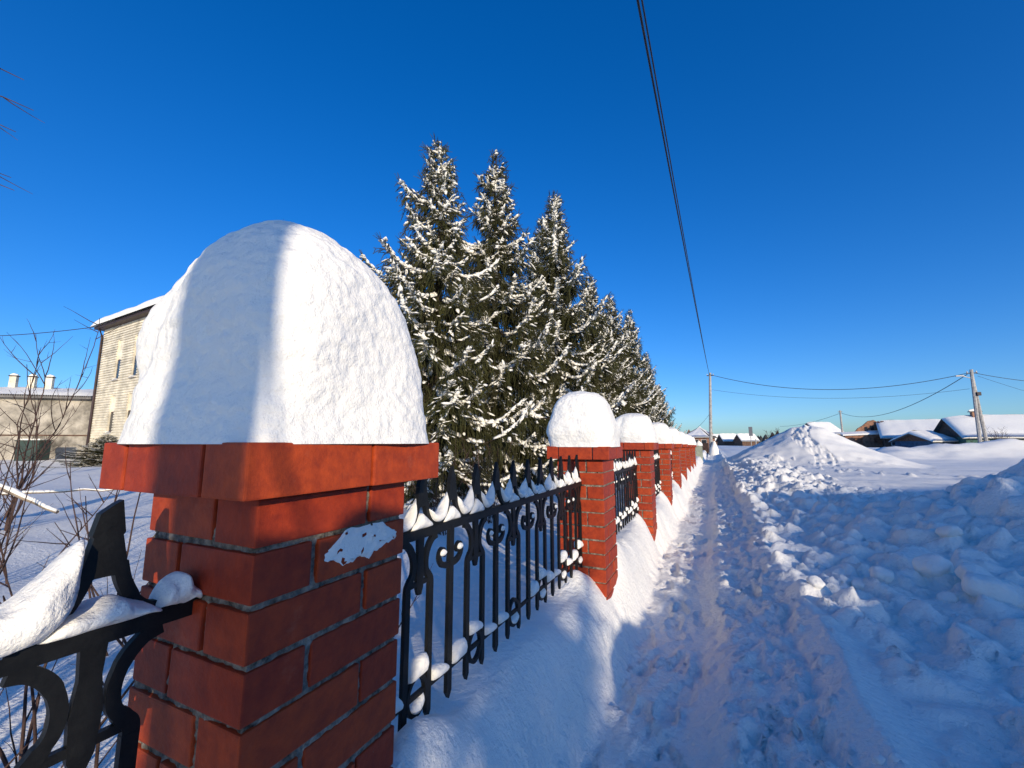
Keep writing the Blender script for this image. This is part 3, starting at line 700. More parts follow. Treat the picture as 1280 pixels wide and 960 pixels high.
# fallen bough with snow
r = random.Random(3)
def bough(a, b, r0, r1, label, sag=.03):
    a, b = Vector(a), Vector(b); n = 14
    pts = [a.lerp(b, i / n) + Vector((0, 0, -sag * math.sin(math.pi * i / n) + r.gauss(0, .005))) for i in range(n + 1)]
    e = empty('fallen_bough', a, label=label, cat='branch')
    m_ = MB(); m_.add(*tube_geo([p - a for p in pts], [r0 + (r1 - r0) * i / n for i in range(n + 1)], 7)); m_.build('wood', M['dead_wood'], e, True)
    m_ = MB(); m_.add(*tube_geo([p - a + Vector((0, 0, (r0 + (r1 - r0) * i / n) * .75)) for i, p in enumerate(pts)], [(r0 + (r1 - r0) * i / n) * r.uniform(.75, 1.15) for i in range(n + 1)], 7)); m_.build('snow_load', M['snow_dome'], e, True)
bough(at(-120, 560, 2.6), at(72, 640, 2.6), .028, .010, 'pale thick fallen bough topped with snow at the left edge', .0)
bough(at(-150, 618, 3.2), at(196, 609, 3.6), .016, .004, 'thin level bough with snow along the top, left of the pillar', .02)

# bare tree at the left, only branch ends reach into the picture
e = empty('bare_tree', (-6.6, 1.1, ground(-6.6, 1.1) - .1), label='bare tree whose thin branch ends enter at the upper left edge', cat='tree')
r = random.Random(21); b = MB(); b.add(*tube_geo([(0, -1.2, -.2), (0, -1.15, 2), (.05, -1.1, 4.2), (.05, -1.1, 6.5)], [.12, .1, .06, .015], 8)); b.build('trunk', M['bark'], e, True)
base = e.location
for px, py_, d0 in ((42, 138, 0), (20, 165, 0), (18, 238, 0), (14, 222, 0), (30, 100, 0), (-20, 190, 0), (-40, 120, 0)):
    tip = at(px, py_, 4.3) - base; st = Vector((.05, -1.1, tip.z - .5)); b = MB()
    pts = [st.lerp(tip, t) + Vector((r.gauss(0, .03), r.gauss(0, .03), .18 * math.sin(t * 3.1))) for t in np.linspace(0, 1, 9)]
    pts[-1] = tip; b.add(*tube_geo(pts, [.022 * (1 - .86 * t) for t in np.linspace(0, 1, 9)], 5))
    for i in (4, 5, 6, 7):
        stem(r, pts[i], (pts[i] - pts[i - 1]) + Vector((r.gauss(0, .15), r.gauss(0, .15), r.gauss(0, .15))), r.uniform(.2, .4), .006, b, 2)
    b.build('branch', M['twig'], e, True)

# ------------------------------------------------------------------ buildings
def wall_geo(Wd, Ht, holes, depth):
    """wall in local x,z facing -y with recessed openings (x0,x1,z0,z1)"""
    xs_ = sorted({0, Wd} | {h[0] for h in holes} | {h[1] for h in holes}); zs_ = sorted({0, Ht} | {h[2] for h in holes} | {h[3] for h in holes})
    b = MB()
    for x0, x1 in zip(xs_, xs_[1:]):
        for z0, z1 in zip(zs_, zs_[1:]):
            cx_, cz_ = (x0 + x1) / 2, (z0 + z1) / 2
            if any(h[0] < cx_ < h[1] and h[2] < cz_ < h[3] for h in holes): continue
            b.add([(x0, 0, z0), (x1, 0, z0), (x1, 0, z1), (x0, 0, z1)], [(0, 1, 2, 3)])
    for x0, x1, z0, z1 in holes:
        b.add([(x0, 0, z0), (x1, 0, z0), (x1, 0, z1), (x0, 0, z1), (x0, depth, z0), (x1, depth, z0), (x1, depth, z1), (x0, depth, z1)],
              [(0, 4, 5, 1), (1, 5, 6, 2), (2, 6, 7, 3), (3, 7, 4, 0)])
    return b
# two-storey pale brick building at left
A = at(112, 553, 27.0); A.z = ground(A.x, A.y) - .1
dirv = Vector(ray(-300, 553)); dirv.z = 0; dirv = -dirv.normalized()         # along the wall, towards the right of the picture
rz = math.atan2(dirv.y, dirv.x)
e = empty('brick_building', A, rz, label='two-storey pale cream brick building behind the snow dome', cat='building')
BW, BHt = 13.0, 8.55
holes = []
for x0 in (2.6, 5.1, 7.6, 10.1):
    holes += [(x0, x0 + .75, 5.0, 7.55), (x0, x0 + .75, 1.7, 4.0)]
b = wall_geo(BW, BHt, holes, .62); b.box(0, .3, 0, .02, 9, BHt); b.box(BW - .02, .3, 0, BW, 9, BHt); b.box(0, 9, 0, BW, 9.02, BHt)
b.add([(0, 0, 0), (0, .3, 0), (0, .3, BHt), (0, 0, BHt)], [(0, 1, 2, 3)]); b.add([(BW, 0, 0), (BW, .3, 0), (BW, .3, BHt), (BW, 0, BHt)], [(3, 2, 1, 0)]); b.build('wall', M['white_brick'], e)
for zc in np.arange(.12, BHt - .05, .16):                                     # proud brick courses
    cm = MB(); x = 0
    cuts = sorted([(h[0], h[1]) for h in holes if h[2] - .02 < zc + .06 and h[3] + .02 > zc])
    for a_, b_ in cuts + [(BW, BW)]:
        if a_ - x > .05: cm.box(x, -.05, zc, a_, .0 - .002, zc + .105)
        x = b_
    cm.build('brick_course', M['white_brick'], e)
for x0, x1, z0, z1 in holes:
    f_ = MB(); f_.box(x0 + .003, .07, z0 + .003, x1 - .003, .6, z1 - .003); wn = f_.build('window', M['white_brick'], e)
    f_ = MB(); f_.box(x0 + .05, .045, z0 + .06, x1 - .05, .068, z0 + 1.3); fr = f_.build('frame', M['wood_brown'], wn)
    f_ = MB(); f_.box(x0 + .12, .03, z0 + .12, x1 - .12, .043, z0 + 1.22); f_.build('pane', M['glass'], wn)
    f_ = MB(); f_.box(x0 - .08, -.14, z0 - .07, x1 + .08, -.024, z0 - .01); f_.build('sill', M['wood_white'], wn)
    f_ = MB(); f_.add(*tube_geo([(x0 - .08, -.07, z0 + .03), (x0 + .3, -.07, z0 + .06), (x1 + .08, -.07, z0 + .02)], [.02, .04, .02], 7)); f_.build('snow', M['snow_dome'], wn, True)
rf = MB(); rf.box(-.35, -.45, BHt, BW + .35, 9.4, BHt + .16); ro = rf.build('roof', M['dark_metal'], e)
sv = []; n, m_ = 40, 20
for i in range(n):
    for j in range(m_):
        u, v = i / (n - 1), (j / (m_ - 1)) ** 2; ed = min(1, 30 * min(u, 1 - u, v, 1 - v)) ** .5
        sv.append((-.5 + u * (BW + 1), -.62 + v * 10, BHt + .165 + ed * (.62 + .12 * float(noise3(u * 8, v * 6, 3)))))
sf = [(i * m_ + j, (i + 1) * m_ + j, (i + 1) * m_ + j + 1, i * m_ + j + 1) for i in range(n - 1) for j in range(m_ - 1)]
link('snow', mesh_py('snow', sv, sf, True), M['snow'], ro)
dp = MB(); dp.add(*tube_geo([(.25, -.35, BHt), (.1, -.12, BHt - .5), (.1, -.12, .2)], .075, 8)); dp.build('downpipe', M['dark_metal'], e, True)
# low plastered building with three chimneys
Bp = at(112, 553, 27.6); Bp.z = ground(Bp.x, Bp.y) - .1
d2 = (at(-160, 553, 24.5) - at(112, 553, 27.6)); d2.z = 0; LW = d2.length; rz2 = math.atan2(-d2.y, -d2.x)
O = at(-160, 553, 24.5); O.z = Bp.z
e = empty('low_building', O, rz2, label='low grey plastered building with three chimneys at the left edge', cat='building')
WH = 4.05
b = wall_geo(LW, WH, [(LW * .16, LW * .22, 1.2, 2.6)], .2); b.box(0, .3, 0, LW, 7, WH); b.build('wall', M['plaster'], e)
bm_ = MB(); bm_.box(LW * .16 + .003, .12, 1.203, LW * .22 - .003, .18, 2.597); bm_.build('window', M['glass'], e)
b = MB(); b.box(0, -.06, 1.55, LW, -.003, 1.63); b.build('cornice', M['wood_brown'], e)
b = MB()
nc = 90
for i in range(nc):                                              # corrugated edge
    x0 = -.2 + (LW + .2) * i / nc; x1 = -.2 + (LW + .2) * (i + .55) / nc
    b.add([(x0, -.45, WH + .02), (x1, -.45, WH + .02), (x1, 3.5, WH + .75), (x0, 3.5, WH + .75), (x0, -.45, WH + .1), (x1, -.45, WH + .1), (x1, 3.5, WH + .83), (x0, 3.5, WH + .83)], box_geo(0, 0, 0, 1, 1, 1)[1])
b.add([(-.2, -.45, WH - .1), (LW, -.45, WH - .1), (LW, 3.5, WH + .62), (-.2, 3.5, WH + .62), (-.2, -.45, WH + .018), (LW, -.45, WH + .018), (LW, 3.5, WH + .74), (-.2, 3.5, WH + .74)], box_geo(0, 0, 0, 1, 1, 1)[1])
b.add([(-.2, 3.5, WH + .62), (LW, 3.5, WH + .62), (LW, 7.4, WH - .1), (-.2, 7.4, WH - .1), (-.2, 3.5, WH + .74), (LW, 3.5, WH + .74), (LW, 7.4, WH), (-.2, 7.4, WH)], box_geo(0, 0, 0, 1, 1, 1)[1])
ro = b.build('roof', M['slate'], e)
sv = []; n, m_ = 50, 14
for i in range(n):
    for j in range(m_):
        u, v = i / (n - 1), j / (m_ - 1); yy = -.33 + v * 7.6; ed = min(1, 6 * min(u, 1 - u, v, 1 - v)) ** .5
        sv.append((-.1 + u * (LW + .1), yy, WH + .1 + .73 * (1 - abs(yy - 3.5) / 3.95) + ed * .16 * (1 + .8 * float(noise3(u * 11, v * 4, 9)))))
link('snow', mesh_py('snow', sv, [(i * m_ + j, (i + 1) * m_ + j, (i + 1) * m_ + j + 1, i * m_ + j + 1) for i in range(n - 1) for j in range(m_ - 1)], True), M['snow'], ro)
for px in (19, 42, 64):
    f_ = min(np.arange(0, LW, .03), key=lambda t: abs((lambda q: 640 + FPX * q.dot(Vector(_R)) / q.dot(Vector(_F)) - px)(O + Vector((math.cos(rz2), math.sin(rz2), 0)) * t + Vector((-math.sin(rz2), math.cos(rz2), 0)) * 2.45 + Vector((0, 0, WH + 1.2 - CZ)))))
    ch = MB(); ch.box(f_ - .18, 2.2, WH + .3, f_ + .18, 2.45, WH + 1.55); c_ = ch.build('chimney', M['white_brick'], e)
    ch = MB(); ch.box(f_ - .21, 2.15, WH + 1.55, f_ + .21, 2.5, WH + 1.62); ch.build('chimney_cap', M['dark_metal'], c_)
    ch = MB(); ch.add(*tube_geo([(f_ - .19, 2.32, WH + 1.64), (f_ - .03, 2.32, WH + 1.67), (f_ + .19, 2.32, WH + 1.64)], [.07, .13, .07], 8)); ch.build('snow', M['snow_dome'], c_, True)
gb = at(42, 560, 24.6); g = empty('metal_box', (gb.x, gb.y, ground(gb.x, gb.y) - .05), rz2, label='dark green metal box against the low plastered building', cat='container')
b = MB(); b.box(-.5, -.5, 0, .5, .5, 1.15); b.build('body', M['green_box'], g); b = MB(); b.box(-.55, -.55, 1.153, .55, .55, 1.22); b.build('lid', M['green_box'], g)
b = MB(); b.box(-.5, -.47, 1.223, .5, .47, 1.30); b.build('snow', M['snow_dome'], g)

# gable houses on the right and far
def house(name, px0, px1, depth0, depth1, wall_h, ridge, deep, wallm, gablem, label, snow_t=.28, zoff=0.0, hip=0.0, wins=0):
    a, b_ = at(px0, 553, depth0), at(px1, 553, depth1); zb = CZ - 1.35 + zoff
    d = b_ - a; d.z = 0; L = d.length; e = empty(name, (a.x, a.y, zb), math.atan2(d.y, d.x), label=label, cat='house')
    holes = [(L * (i + .5) / wins - .45, L * (i + .5) / wins + .45, wall_h * .38, wall_h * .8) for i in range(wins)]
    m_ = wall_geo(L, wall_h, holes, .15); m_.add([(0, 0, 0), (0, deep, 0), (0, deep, wall_h), (0, 0, wall_h)], [(0, 3, 2, 1)])
    m_.add([(L, 0, 0), (L, deep, 0), (L, deep, wall_h), (L, 0, wall_h)], [(0, 1, 2, 3)]); m_.add([(0, deep, 0), (L, deep, 0), (L, deep, wall_h), (0, deep, wall_h)], [(3, 2, 1, 0)])
    m_.build('wall', M[wallm], e)
    for h in holes:
        f_ = MB(); f_.box(h[0] + .003, .06, h[2] + .003, h[1] - .003, .14, h[3] - .003); wn = f_.build('window', M['wood_white'], e)
        f_ = MB(); f_.box(h[0] + .1, .04, h[2] + .1, h[1] - .1, .057, h[3] - .1); f_.build('pane', M['glass'], wn)
    rz_ = wall_h + ridge
    for xx in (.02, L - .02):
        gb_ = MB(); gb_.add([(xx, .05, wall_h), (xx, deep - .05, wall_h), (xx, deep / 2, rz_ - .06)], [(0, 1, 2)])
        gb_.build('gable', M[gablem], e)
    ov = .45; rr = MB(); sn = MB()
    for sg in (0, 1):
        y0, y1 = (-ov, deep / 2) if sg == 0 else (deep + ov, deep / 2); ze = wall_h - ridge * ov / (deep / 2)
        q_ = [(-ov, y0, ze), (L + ov, y0, ze), (L + ov - hip, y1, rz_), (-ov + hip, y1, rz_)]
        rr.add([(x, y, z) for x, y, z in q_] + [(x, y, z + .08) for x, y, z in q_], box_geo(0, 0, 0, 1, 1, 1)[1])
        nn, mm = 24, 10; VV = []
        for i in range(nn):
            for j in range(mm):
                u, v = i / (nn - 1), j / (mm - 1); ed = min(1, 7 * min(u, 1 - u, v + .02)) ** .5
                p0 = Vector(q_[0]).lerp(Vector(q_[3]), v); p1 = Vector(q_[1]).lerp(Vector(q_[2]), v); p_ = p0.lerp(p1, u)
                VV.append((p_.x, p_.y, p_.z + .085 + ed * snow_t * (1 + .25 * float(noise3(u * 6, v * 4 + sg * 5, L)))))
        FF = [(i * mm + j, (i + 1) * mm + j, (i + 1) * mm + j + 1, i * mm + j + 1) for i in range(nn - 1) for j in range(mm - 1)]
        for i in range(nn - 1): pass
        n0 = len(VV); VV += [(q_[0][0], q_[0][1], q_[0][2] + .083), (q_[1][0], q_[1][1], q_[1][2] + .083), (q_[2][0], q_[2][1], q_[2][2] + .083), (q_[3][0], q_[3][1], q_[3][2] + .083)]
        FF += [tuple([n0] + [i * mm for i in range(nn)] + [n0 + 1]), tuple([n0] + list(range(mm)) + [n0 + 3]), tuple([n0 + 1] + [(nn - 1) * mm + j for j in range(mm)] + [n0 + 2])]
        sn.add(VV, FF)
    if hip:
        for xx, s1 in ((-ov, 1), (L + ov, -1)):
            tri = [(xx, -ov, ze), (xx, deep + ov, ze), (xx + s1 * hip, deep / 2, rz_)]
            rr.add(tri, [(0, 1, 2)]); sn.add([(x, y, z + snow_t + .05) for x, y, z in tri], [(0, 1, 2)])
    ro = rr.build('roof', M['slate'], e); sn.build('snow', M['snow'], ro, True)
    return e, L
e1, L1 = house('wooden_house', 1208, 1420, 48, 42.5, 1.9, 2.2, 8.0, 'wood_green', 'wood_brown', 'long green house with broad snowy roof behind the double pole at right', .35, .1, wins=4)
b = MB(); b.box(2.2, 3.4, 3.6, 2.9, 4.0, 4.9); c_ = b.build('chimney', M['house_brick'], e1); b = MB(); b.box(2.05, 3.25, 4.9, 3.05, 4.15, 4.98); b.build('chimney_cap', M['dark_metal'], c_)
b = MB(); b.add(*tube_geo([(2.05, 3.7, 5.0), (2.5, 3.7, 5.05), (3.05, 3.7, 5.0)], [.15, .27, .15], 8)); b.build('snow', M['snow_dome'], c_, True)
house('blue_shed', 1166, 1192, 50, 50, 1.4, .9, 5, 'wood_blue', 'wood_brown', 'small blue shed with snowy lean roof left of the double pole', .35, .1)
e2, L2 = house('long_house', 1106, 1190, 60, 56, 2.0, 2.2, 8, 'wood_brown', 'wood_brown', 'low brown house with wide snowy roof in the middle of the right skyline', .3, .1, wins=3)
house('far_house', 1028, 1056, 95, 95, 3.2, 2.4, 8, 'house_brick', 'house_brick', 'far house with snowy roof just right of the snow pile', .3, .2)
house('red_brick_house', 856, 885, 72, 70, 2.2, 1.5, 8, 'house_brick', 'house_brick', 'red brick house with snowy hipped roof at the end of the fence', .28, .1, hip=2.4, wins=3)
house('cottage', 905, 925, 150, 150, 2.0, 2.2, 5, 'wood_brown', 'wood_brown', 'tiny far cottage with white roof left of the dark sign', .3, 0)
house('cottage', 928, 948, 140, 140, 2.0, 2.0, 5, 'wood_brown', 'wood_brown', 'tiny far cottage with white roof below the dark sign', .3, 0)
house('cottage', 893, 908, 190, 190, 2.2, 2.6, 5, 'wood_brown', 'wood_brown', 'tiny far cottage with white roof right of the roadside pole', .3, 0)
# pinkish house behind the first spruce
house('pink_house', 470, 600, 24, 22, 5.2, 2.6, 9, 'pink_wall', 'pink_wall', 'pink plastered house glimpsed between the snow dome and first spruce', .3, 0, wins=4)
# half-ruined brick barn
a = at(1057, 553, 64); c = at(1107, 553, 62); d = c - a; d.z = 0; L = d.length
e = empty('brick_barn', (a.x, a.y, CZ - .75), math.atan2(d.y, d.x), label='broken brown brick barn with stepped gable beside the brown house', cat='barn')
b = wall_geo(L, 1.9, [(1.2, 2.1, .6, 1.4), (3.5, 4.5, .6, 1.4)], .3); b.box(0, .32, 0, L, 6, 1.9)
prof = [(L * .25, 1.9), (L * .36, 2.5), (L * .42, 2.9), (L * .55, 3.3), (L * .70, 4.0), (L * .84, 4.15), (L * 1.0, 3.6), (L * 1.04, 1.9)]
n = len(prof); b.add([(x, 1.2, z) for x, z in prof] + [(x, 1.6, z) for x, z in prof], [tuple(range(n)), tuple(reversed(range(n, 2 * n)))] + [(i, i + n, (i + 1) % n + n, (i + 1) % n) for i in range(n)])
b.build('wall', M['house_brick'], e)
b = MB(); b.add([(-.3, -.3, 1.75), (L * .95, -.3, 1.95), (L * .95, 1.19, 2.35), (-.3, 1.19, 2.1), (-.3, -.3, 1.95), (L * .95, -.3, 2.2), (L * .95, 1.19, 2.6), (-.3, 1.19, 2.3)], box_geo(0, 0, 0, 1, 1, 1)[1]); b.build('snow', M['snow'], e)
b = MB(); b.box(L * .6, 1.1, 2.5, L * .66, 1.19, 3.1); b.box(L * .74, 1.1, 2.6, L * .82, 1.19, 3.3); b.build('opening', M['glass'], e)
for i, (x0, ln) in enumerate(((L * 1.0, 2.5), (L * 1.04, 2.9), (L * .92, 2.6))):
    b = MB(); b.add(*tube_geo([(x0, .9, 3.9), (x0 + ln * .7, -.4, 1.2)], .12, 5)); b.build('rafter', M['wood_brown'], e)
# bare bushes by the right house
shrub(*at(1250, 556, 40).xy, 2.6, 14, .02, 'bare bush before the green house at right edge', 61, .9, 'bare bushes by the right houses', 'bare_bush')
shrub(*at(1225, 556, 41).xy, 1.8, 10, .02, 'bare bush just right of the double concrete pole', 62, .9, 'bare bushes by the right houses', 'bare_bush')
shrub(*at(968, 553, 80).xy, 3.6, 14, .04, 'far bare tree on the skyline left of the snow pile top', 63, .6, 'bare bushes by the right houses', 'bare_bush')

# ------------------------------------------------------------------ poles, wires, sign
def pole(base, top, w0, w1, label, name='utility_pole'):
    base, top = Vector(base), Vector(top); e = empty(name, base, label=label, cat='pole', group='concrete utility poles')
    b = MB(); b.add(*tube_geo([(0, 0, -.3), (top - base) * .5, top - base], [w0, (w0 + w1) / 2, w1], 8)); b.build('shaft', M['concrete'], e)
    t = top - base
    b = MB(); b.box(t.x - .35, t.y - .04, t.z - .35, t.x + .35, t.y + .04, t.z - .27); cr = b.build('crossarm', M['dark_metal'], e)
    for sx in (-.3, .3):
        b = MB(); b.add(*tube_geo([(t.x + sx, t.y, t.z - .268), (t.x + sx, t.y, t.z - .2), (t.x + sx, t.y, t.z - .12)], [.03, .055, .02], 7)); b.build('insulator', M['wood_white'], cr)
    return e
P1 = at(887.5, 466, 46.5); pole((P1.x - .45, P1.y, -.1), P1, .19, .12, 'tall concrete pole standing past the far end of the fence')
P1e = P1
sn = at(887, 566, 45); b = MB(); b.add(*tube_geo([(P1.x - .1, P1.y - .5, -.2), (P1.x - .08, P1.y - .45, .7), (P1.x - .05, P1.y - .3, 1.5)], [.5, .42, .1], 9))
b.build('snow_heap', M['snow'], None, True, label='snow stuck up the foot of the roadside pole', cat='snow')
P2 = at(1214, 462, 36.5); p2 = pole((P2.x - .25 * _R[0], P2.y - .25 * _R[1], -.1), P2, .15, .12, 'double concrete pole with slanted strut at right')
b = MB(); st0 = P2 + Vector(_R) * .45; b.add(*tube_geo([Vector((st0.x, st0.y, -.2)) - p2.location, P2 - p2.location - Vector((0, 0, .55))], [.15, .11], 8)); b.build('strut', M['concrete'], p2)
b = MB(); lt = P2 - p2.location; b.add(*tube_geo([lt + Vector((-.1, 0, -.75)), lt + Vector((-.7, -.2, -.55))], .035, 6)); b.add(*box_geo(lt.x - 1.15, lt.y - .32, lt.z - .58, lt.x - .65, lt.y - .12, lt.z - .48)); b.build('lamp', M['wood_white'], p2)
b = MB(); b.box(lt.x + .05, lt.y - .25, lt.z - 2.3, lt.x + .3, lt.y - .05, lt.z - 2.0); b.build('bracket', M['dark_metal'], p2)
P3 = at(1050, 513, 84); pole((P3.x, P3.y, -.1), P3, .2, .15, 'distant concrete pole right of the snow pile')
P4 = at(1172, 524, 70); pole((P4.x, P4.y, -.1), P4, .08, .05, 'thin dark pole above the brown house roof')
PB = Vector((-.95, -14.0, CZ + 6.8)); pole((-.95, -14, -.3), PB, .17, .11, 'concrete pole behind the camera carrying the overhead wires')
def wire(a, b_, sag, r0, label, n=24, group='overhead wires'):
    a, b_ = Vector(a), Vector(b_); pts = [a.lerp(b_, t) - Vector((0, 0, sag * 4 * t * (1 - t))) for t in np.linspace(0, 1, n)]
    m_ = MB(); m_.add(*tube_geo([p - a for p in pts], r0, 6)); o = m_.build('wire', M['cable'], None, True, label=label, cat='wire', group=group); o.location = a
WA = Vector((-.98, -14, CZ + 7.15)); WB = at(886.5, 468, 46.4)
wire(WA, WB, .62, .019, 'thick overhead wire running from the top edge down to the fence-end pole', 60)
wire(WA + Vector((.10, 0, -.10)), WB + Vector((.02, 0, -.12)), .70, .013, 'thinner overhead wire hanging just beside the thick one', 60)
wire(WB, at(1207, 467, 36.5), 1.55, .028, 'upper wire sagging from the fence-end pole to the double pole')
wire(at(889, 487, 46.5), at(1212, 486, 36.5), .9, .014, 'thin lower wire between the fence-end pole and double pole')
wire(at(1051, 516, 84), at(1209, 468, 36.5), 2.0, .03, 'wire from the distant pole up to the double pole')
wire(at(1217, 466, 36.5), at(1420, 478, 34), .5, .022, 'wire leaving the double pole past the right edge')
wire(at(1222, 470, 36.5), at(1420, 520, 60), .5, .012, 'thin wire dropping from the double pole to the right')
wire(at(888, 516, 46), at(862, 541, 60), .3, .016, 'short wire from the fence-end pole down to the red brick house')
wire(at(1049, 517, 84), at(975, 533, 110), .6, .03, 'wire from the distant pole down behind the snow pile')
wire(at(116, 409, 27), at(-120, 421, 25), .25, .022, 'wire from the pale brick building out of the left edge')
sp_ = at(939, 553, 60); e = empty('road_sign', (sp_.x, sp_.y, 0), .5, label='small dark road sign on a pole far down the street', cat='sign')
b = MB(); b.add(*tube_geo([(0, 0, 0), (0, 0, 3.6)], .05, 6)); b.build('post', M['concrete'], e)
b = MB(); b.box(-.28, -.075, 2.3, .28, -.052, 3.6); b.build('board', M['sign'], e)
for px in (945, 957):
    q_ = at(px, 553, 66); b = MB(); b.add(*tube_geo([(0, 0, 0), (0, 0, 1.9)], .09, 6)); b.build('fence_post', M['concrete'], None, label=f'short pale post {"beside the road sign" if px == 945 else "at the foot of the snow pile"}', cat='post').location = (q_.x, q_.y, 0)
q_ = at(874, 566, 29); e = empty('gate_post', (q_.x, q_.y, 0), label='grey green post with pointed snow cap at the end of the fence', cat='post')
b = MB(); b.box(-.22, -.22, 0, .22, .22, 1.15); b.build('shaft', M['grey_green'], e)
b = MB(); b.add(*tube_geo([(0, 0, 1.152), (0, 0, 1.3), (0, 0, 1.5)], [.27, .24, .03], 10)); b.build('snow', M['snow_dome'], e, True)
# dark fence by the red house
q0, q1 = at(862, 560, 52), at(886, 560, 50); d = q1 - q0; e = empty('board_fence', (q0.x, q0.y, 0), math.atan2(d.y, d.x), label='dark board fence below the red brick house', cat='fence')
for i in range(12):
    b = MB(); b.box(i * d.length / 12, 0, 0, (i + .92) * d.length / 12, .04, 1.3); b.build('board', M['wood_brown'], e)

# ------------------------------------------------------------------ distant wood on the skyline
r = np.random.default_rng(5); n = 1500
az_ = r.uniform(-.25, 1.15, n); dd = r.uniform(420, 900, n); x_ = dd * np.sin(az_); y_ = dd * np.cos(az_); hh = r.uniform(5, 10, n) * np.where(r.random(n) < .15, 1.3, 1)
cone = [(math.cos(t), math.sin(t), 0) for t in np.linspace(0, 2 * np.pi, 7)[:-1]] + [(math.cos(t) * .75, math.sin(t) * .75, .55) for t in np.linspace(0, 2 * np.pi, 7)[:-1]] + [(0, 0, 1)]
cf = [(k, (k + 1) % 6, 6 + (k + 1) % 6) for k in range(6)] + [(k, 6 + (k + 1) % 6, 6 + k) for k in range(6)] + [(6 + k, 6 + (k + 1) % 6, 12) for k in range(6)]
Vc = np.array(cone)[None] * np.stack([hh * .35, hh * .35, hh], 1)[:, None] + np.stack([x_, y_, np.full(n, -.8)], 1)[:, None]
Fc = np.array(cf)[None] + (np.arange(n) * 13)[:, None, None]
link('distant_wood', mesh_np('distant_wood', Vc.reshape(-1, 3), Fc.reshape(-1, 3), True), M['forest'], kind='stuff', label='dark line of far woodland along the horizon', cat='woodland')

# ------------------------------------------------------------------ snow chunks lying on the bank
def chunk_mesh(seed):
    bm = bmesh.new(); bmesh.ops.create_icosphere(bm, subdivisions=3, radius=1)
    for v in bm.verts:
        p = np.array(v.co); d = 1 + .28 * float(noise3(p[0] * 1.1 + seed * 9, p[1] * 1.1, p[2] * 1.1)) + .10 * float(noise3(p[0] * 3 + seed, p[1] * 3, p[2] * 3))
        q_ = p * d; q_ = np.sign(q_) * np.abs(q_) ** .85; v.co = Vector(q_)
    me = bpy.data.meshes.new('snow_chunk'); bm.to_mesh(me); bm.free(); me.polygons.foreach_set('use_smooth', np.ones(len(me.polygons), bool)); me.materials.append(M['snow']); return me
CH = [chunk_mesh(s) for s in range(4)]
def hit(px, py):
    r_ = ray(px, py)
    for t in np.arange(1.2, 60, .03):
        p = r_ * t
        if p[2] + CZ < ground(p[0], p[1]): return Vector(p) + Vector((0, 0, CZ))
    return Vector(r_ * 10) + Vector((0, 0, CZ))
for i, (px, py, s, lab) in enumerate([(1240, 746, .13, 'large smooth white chunk of snow at the right, lying lowest on the bank'), (1222, 728, .10, 'ragged white snow chunk just above the large smooth one'),
        (1168, 712, .10, 'lit snow lump left of the ragged chunk on the bank'), (1186, 668, .08, 'small white chunk high on the bank near the right edge'), (1105, 724, .085, 'flat white snow chunk in the middle of the shaded bank'),
        (1020, 731, .05, 'small white snow clod nearest the path on the shaded bank'), (1076, 733, .05, 'small white snow clod beside the flat chunk'), (1184, 750, .05, 'thin wedge of white snow left of the large chunk'),
        (1100, 952, .02, 'tiny white snow lump at the bottom edge'), (1124, 954, .022, 'tiny upright snow lump at the bottom edge, right one')]):
    p = hit(px, py); o = link('snow_chunk', CH[i % 4], None, None, p + Vector((0, 0, s * .3)), label=lab, cat='snow', group='snow chunks on the bank')
    o.scale = (s * 1.2, s, s * .75); o.rotation_euler = (.4 * math.sin(i * 2), .4 * math.cos(i * 3), i * 1.7)

# ------------------------------------------------------------------ things behind the camera that shade the place
def gp(p, a): x, y = sun_xy(p, a); return Vector((x, y, ground(x, y)))
q_ = gp(-.292, -3.2); pe = pole((q_.x, q_.y, -.3), (q_.x, q_.y, 6.5), .105, .095, 'concrete pole behind the camera whose shadow crosses the near pillar')

e = empty('shadow_cabinet', (0, 0, 0), label='grey snow-topped cabinet added behind the camera to cast the photographer shadow', cat='cabinet')  # unseen stand-in for the photographer, added to shade the lower near pillar
q_ = gp(-.045, -2.7); e.location = (q_.x, q_.y, q_.z - .15); e.rotation_euler = (0, 0, math.atan2(PS[1], PS[0])); hz = CZ + .58 - e.location.z
b = MB(); b.box(-.19, -.18, 0, .19, .18, hz); b.build('body', M['grey_green'], e, False)
b = MB(); b.box(-.15, .182, hz * .3, .15, .195, hz * .92); dr = b.build('door', M['grey_green'], e); b = MB(); b.box(.09, .196, hz * .6, .12, .22, hz * .66); b.build('handle', M['dark_metal'], dr)
b = MB(); b.box(-.21, -.2, hz + .002, .21, .2, hz + .03); b.build('roof', M['dark_metal'], e)
o = link('snow', CH[1], None, e, (-.11, 0, hz + .03)); o.scale = (.07, .12, .035); o = link('snow', CH[2], None, e, (.06, 0, hz + .04)); o.scale = (.11, .14, .085)
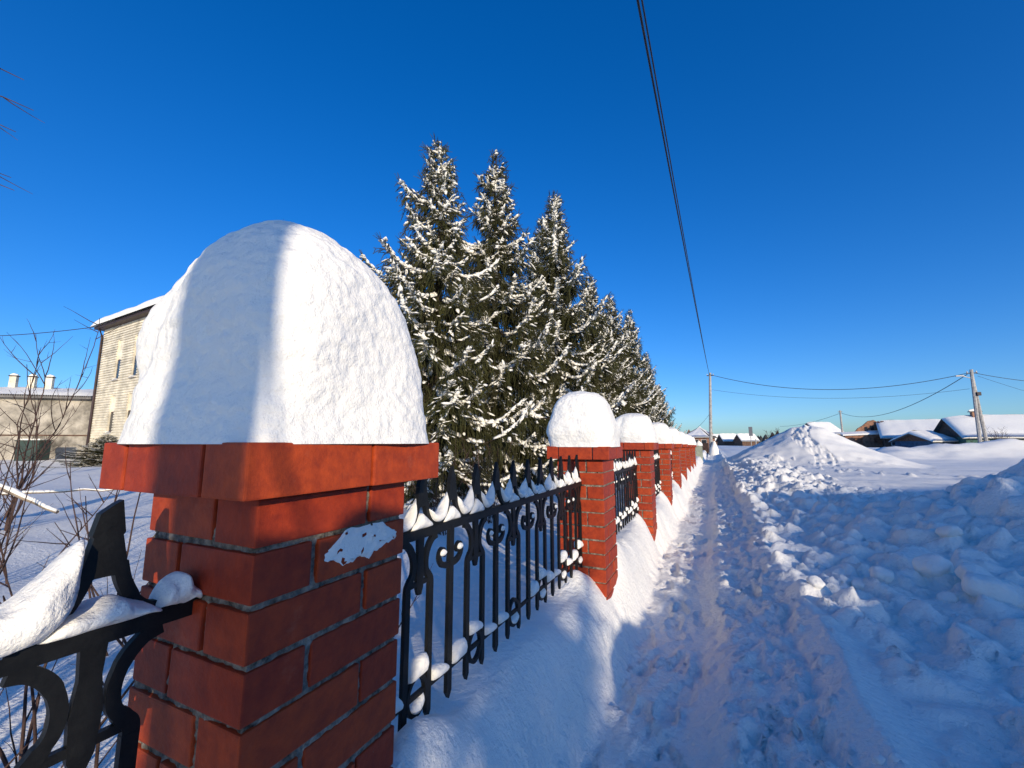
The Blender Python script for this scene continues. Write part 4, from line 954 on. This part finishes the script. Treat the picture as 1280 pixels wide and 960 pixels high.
q_ = gp(.78, -9.5); e = empty('spruce_tree', (q_.x, q_.y, q_.z - .1), 1.0, label='young unseen spruce added behind the camera to throw dappled shade on the fence', cat='tree', group='snowy spruces behind the fence')  # added out of view so its crown dapples the fence with shade
s_ = 4.65 / 8; e.scale = (s_, s_, s_); c, sn, t = KIN[0]; link('crown', c, None, e); link('snow_load', sn, None, e, kind='stuff'); link('trunk', t, None, e)

# long unseen building added as shade caster: its shadow lies over the right bank
q0 = Vector((*sun_xy(3.6, -25), .1)); e = empty('shade_building', q0, math.atan2(PS[1], PS[0]), label='long plastered two-storey building added behind the camera to shade the right bank', cat='building')
LB, DB, WB_, RB = 40.0, 9.0, 6.4, 8.6
holes = [(2 + 3.2 * i, 3.3 + 3.2 * i, z0, z0 + 1.5) for i in range(12) for z0 in (.9, 3.4)]
b = MB(); wg = wall_geo(LB, WB_, holes, .2); b.add([(LB - x, -y, z) for x, y, z in wg.V], wg.F)
b.box(0, -DB, 0, LB, -.4, WB_); b.build('wall', M['plaster'], e)
for h in holes:
    f_ = MB(); f_.box(LB - h[1] + .003, -.19, h[2] + .003, LB - h[0] - .003, -.13, h[3] - .003); wn = f_.build('window', M['wood_white'], e)
    f_ = MB(); f_.box(LB - h[1] + .1, -.125, h[2] + .1, LB - h[0] - .1, -.11, h[3] - .1); f_.build('pane', M['glass'], wn)
o_ = .4; c8 = [(-o_, o_, WB_ + .01), (LB + o_, o_, WB_ + .01), (LB + o_, -DB - o_, WB_ + .01), (-o_, -DB - o_, WB_ + .01)]; rdg = [(4.0, -DB / 2, RB), (LB - 4.5, -DB / 2, RB)]
b = MB(); b.add(c8 + rdg, [(0, 1, 5, 4), (1, 2, 5), (2, 3, 4, 5), (3, 0, 4), (3, 2, 1, 0)]); b.build('roof', M['snow'], e)

m_ = MB(); m_.add(*tube_geo(curve([(*sun_xy(p_, -2.9), CZ + z_) for p_, z_ in ((-.225, 1.9), (-.205, 1.45), (-.175, .94), (-.12, .70), (-.09, .57))], 6), .007, 6))
m_.build('cable', M['cable'], None, True, label='thin cable from the pole down to the added shadow cabinet behind the camera', cat='cable')
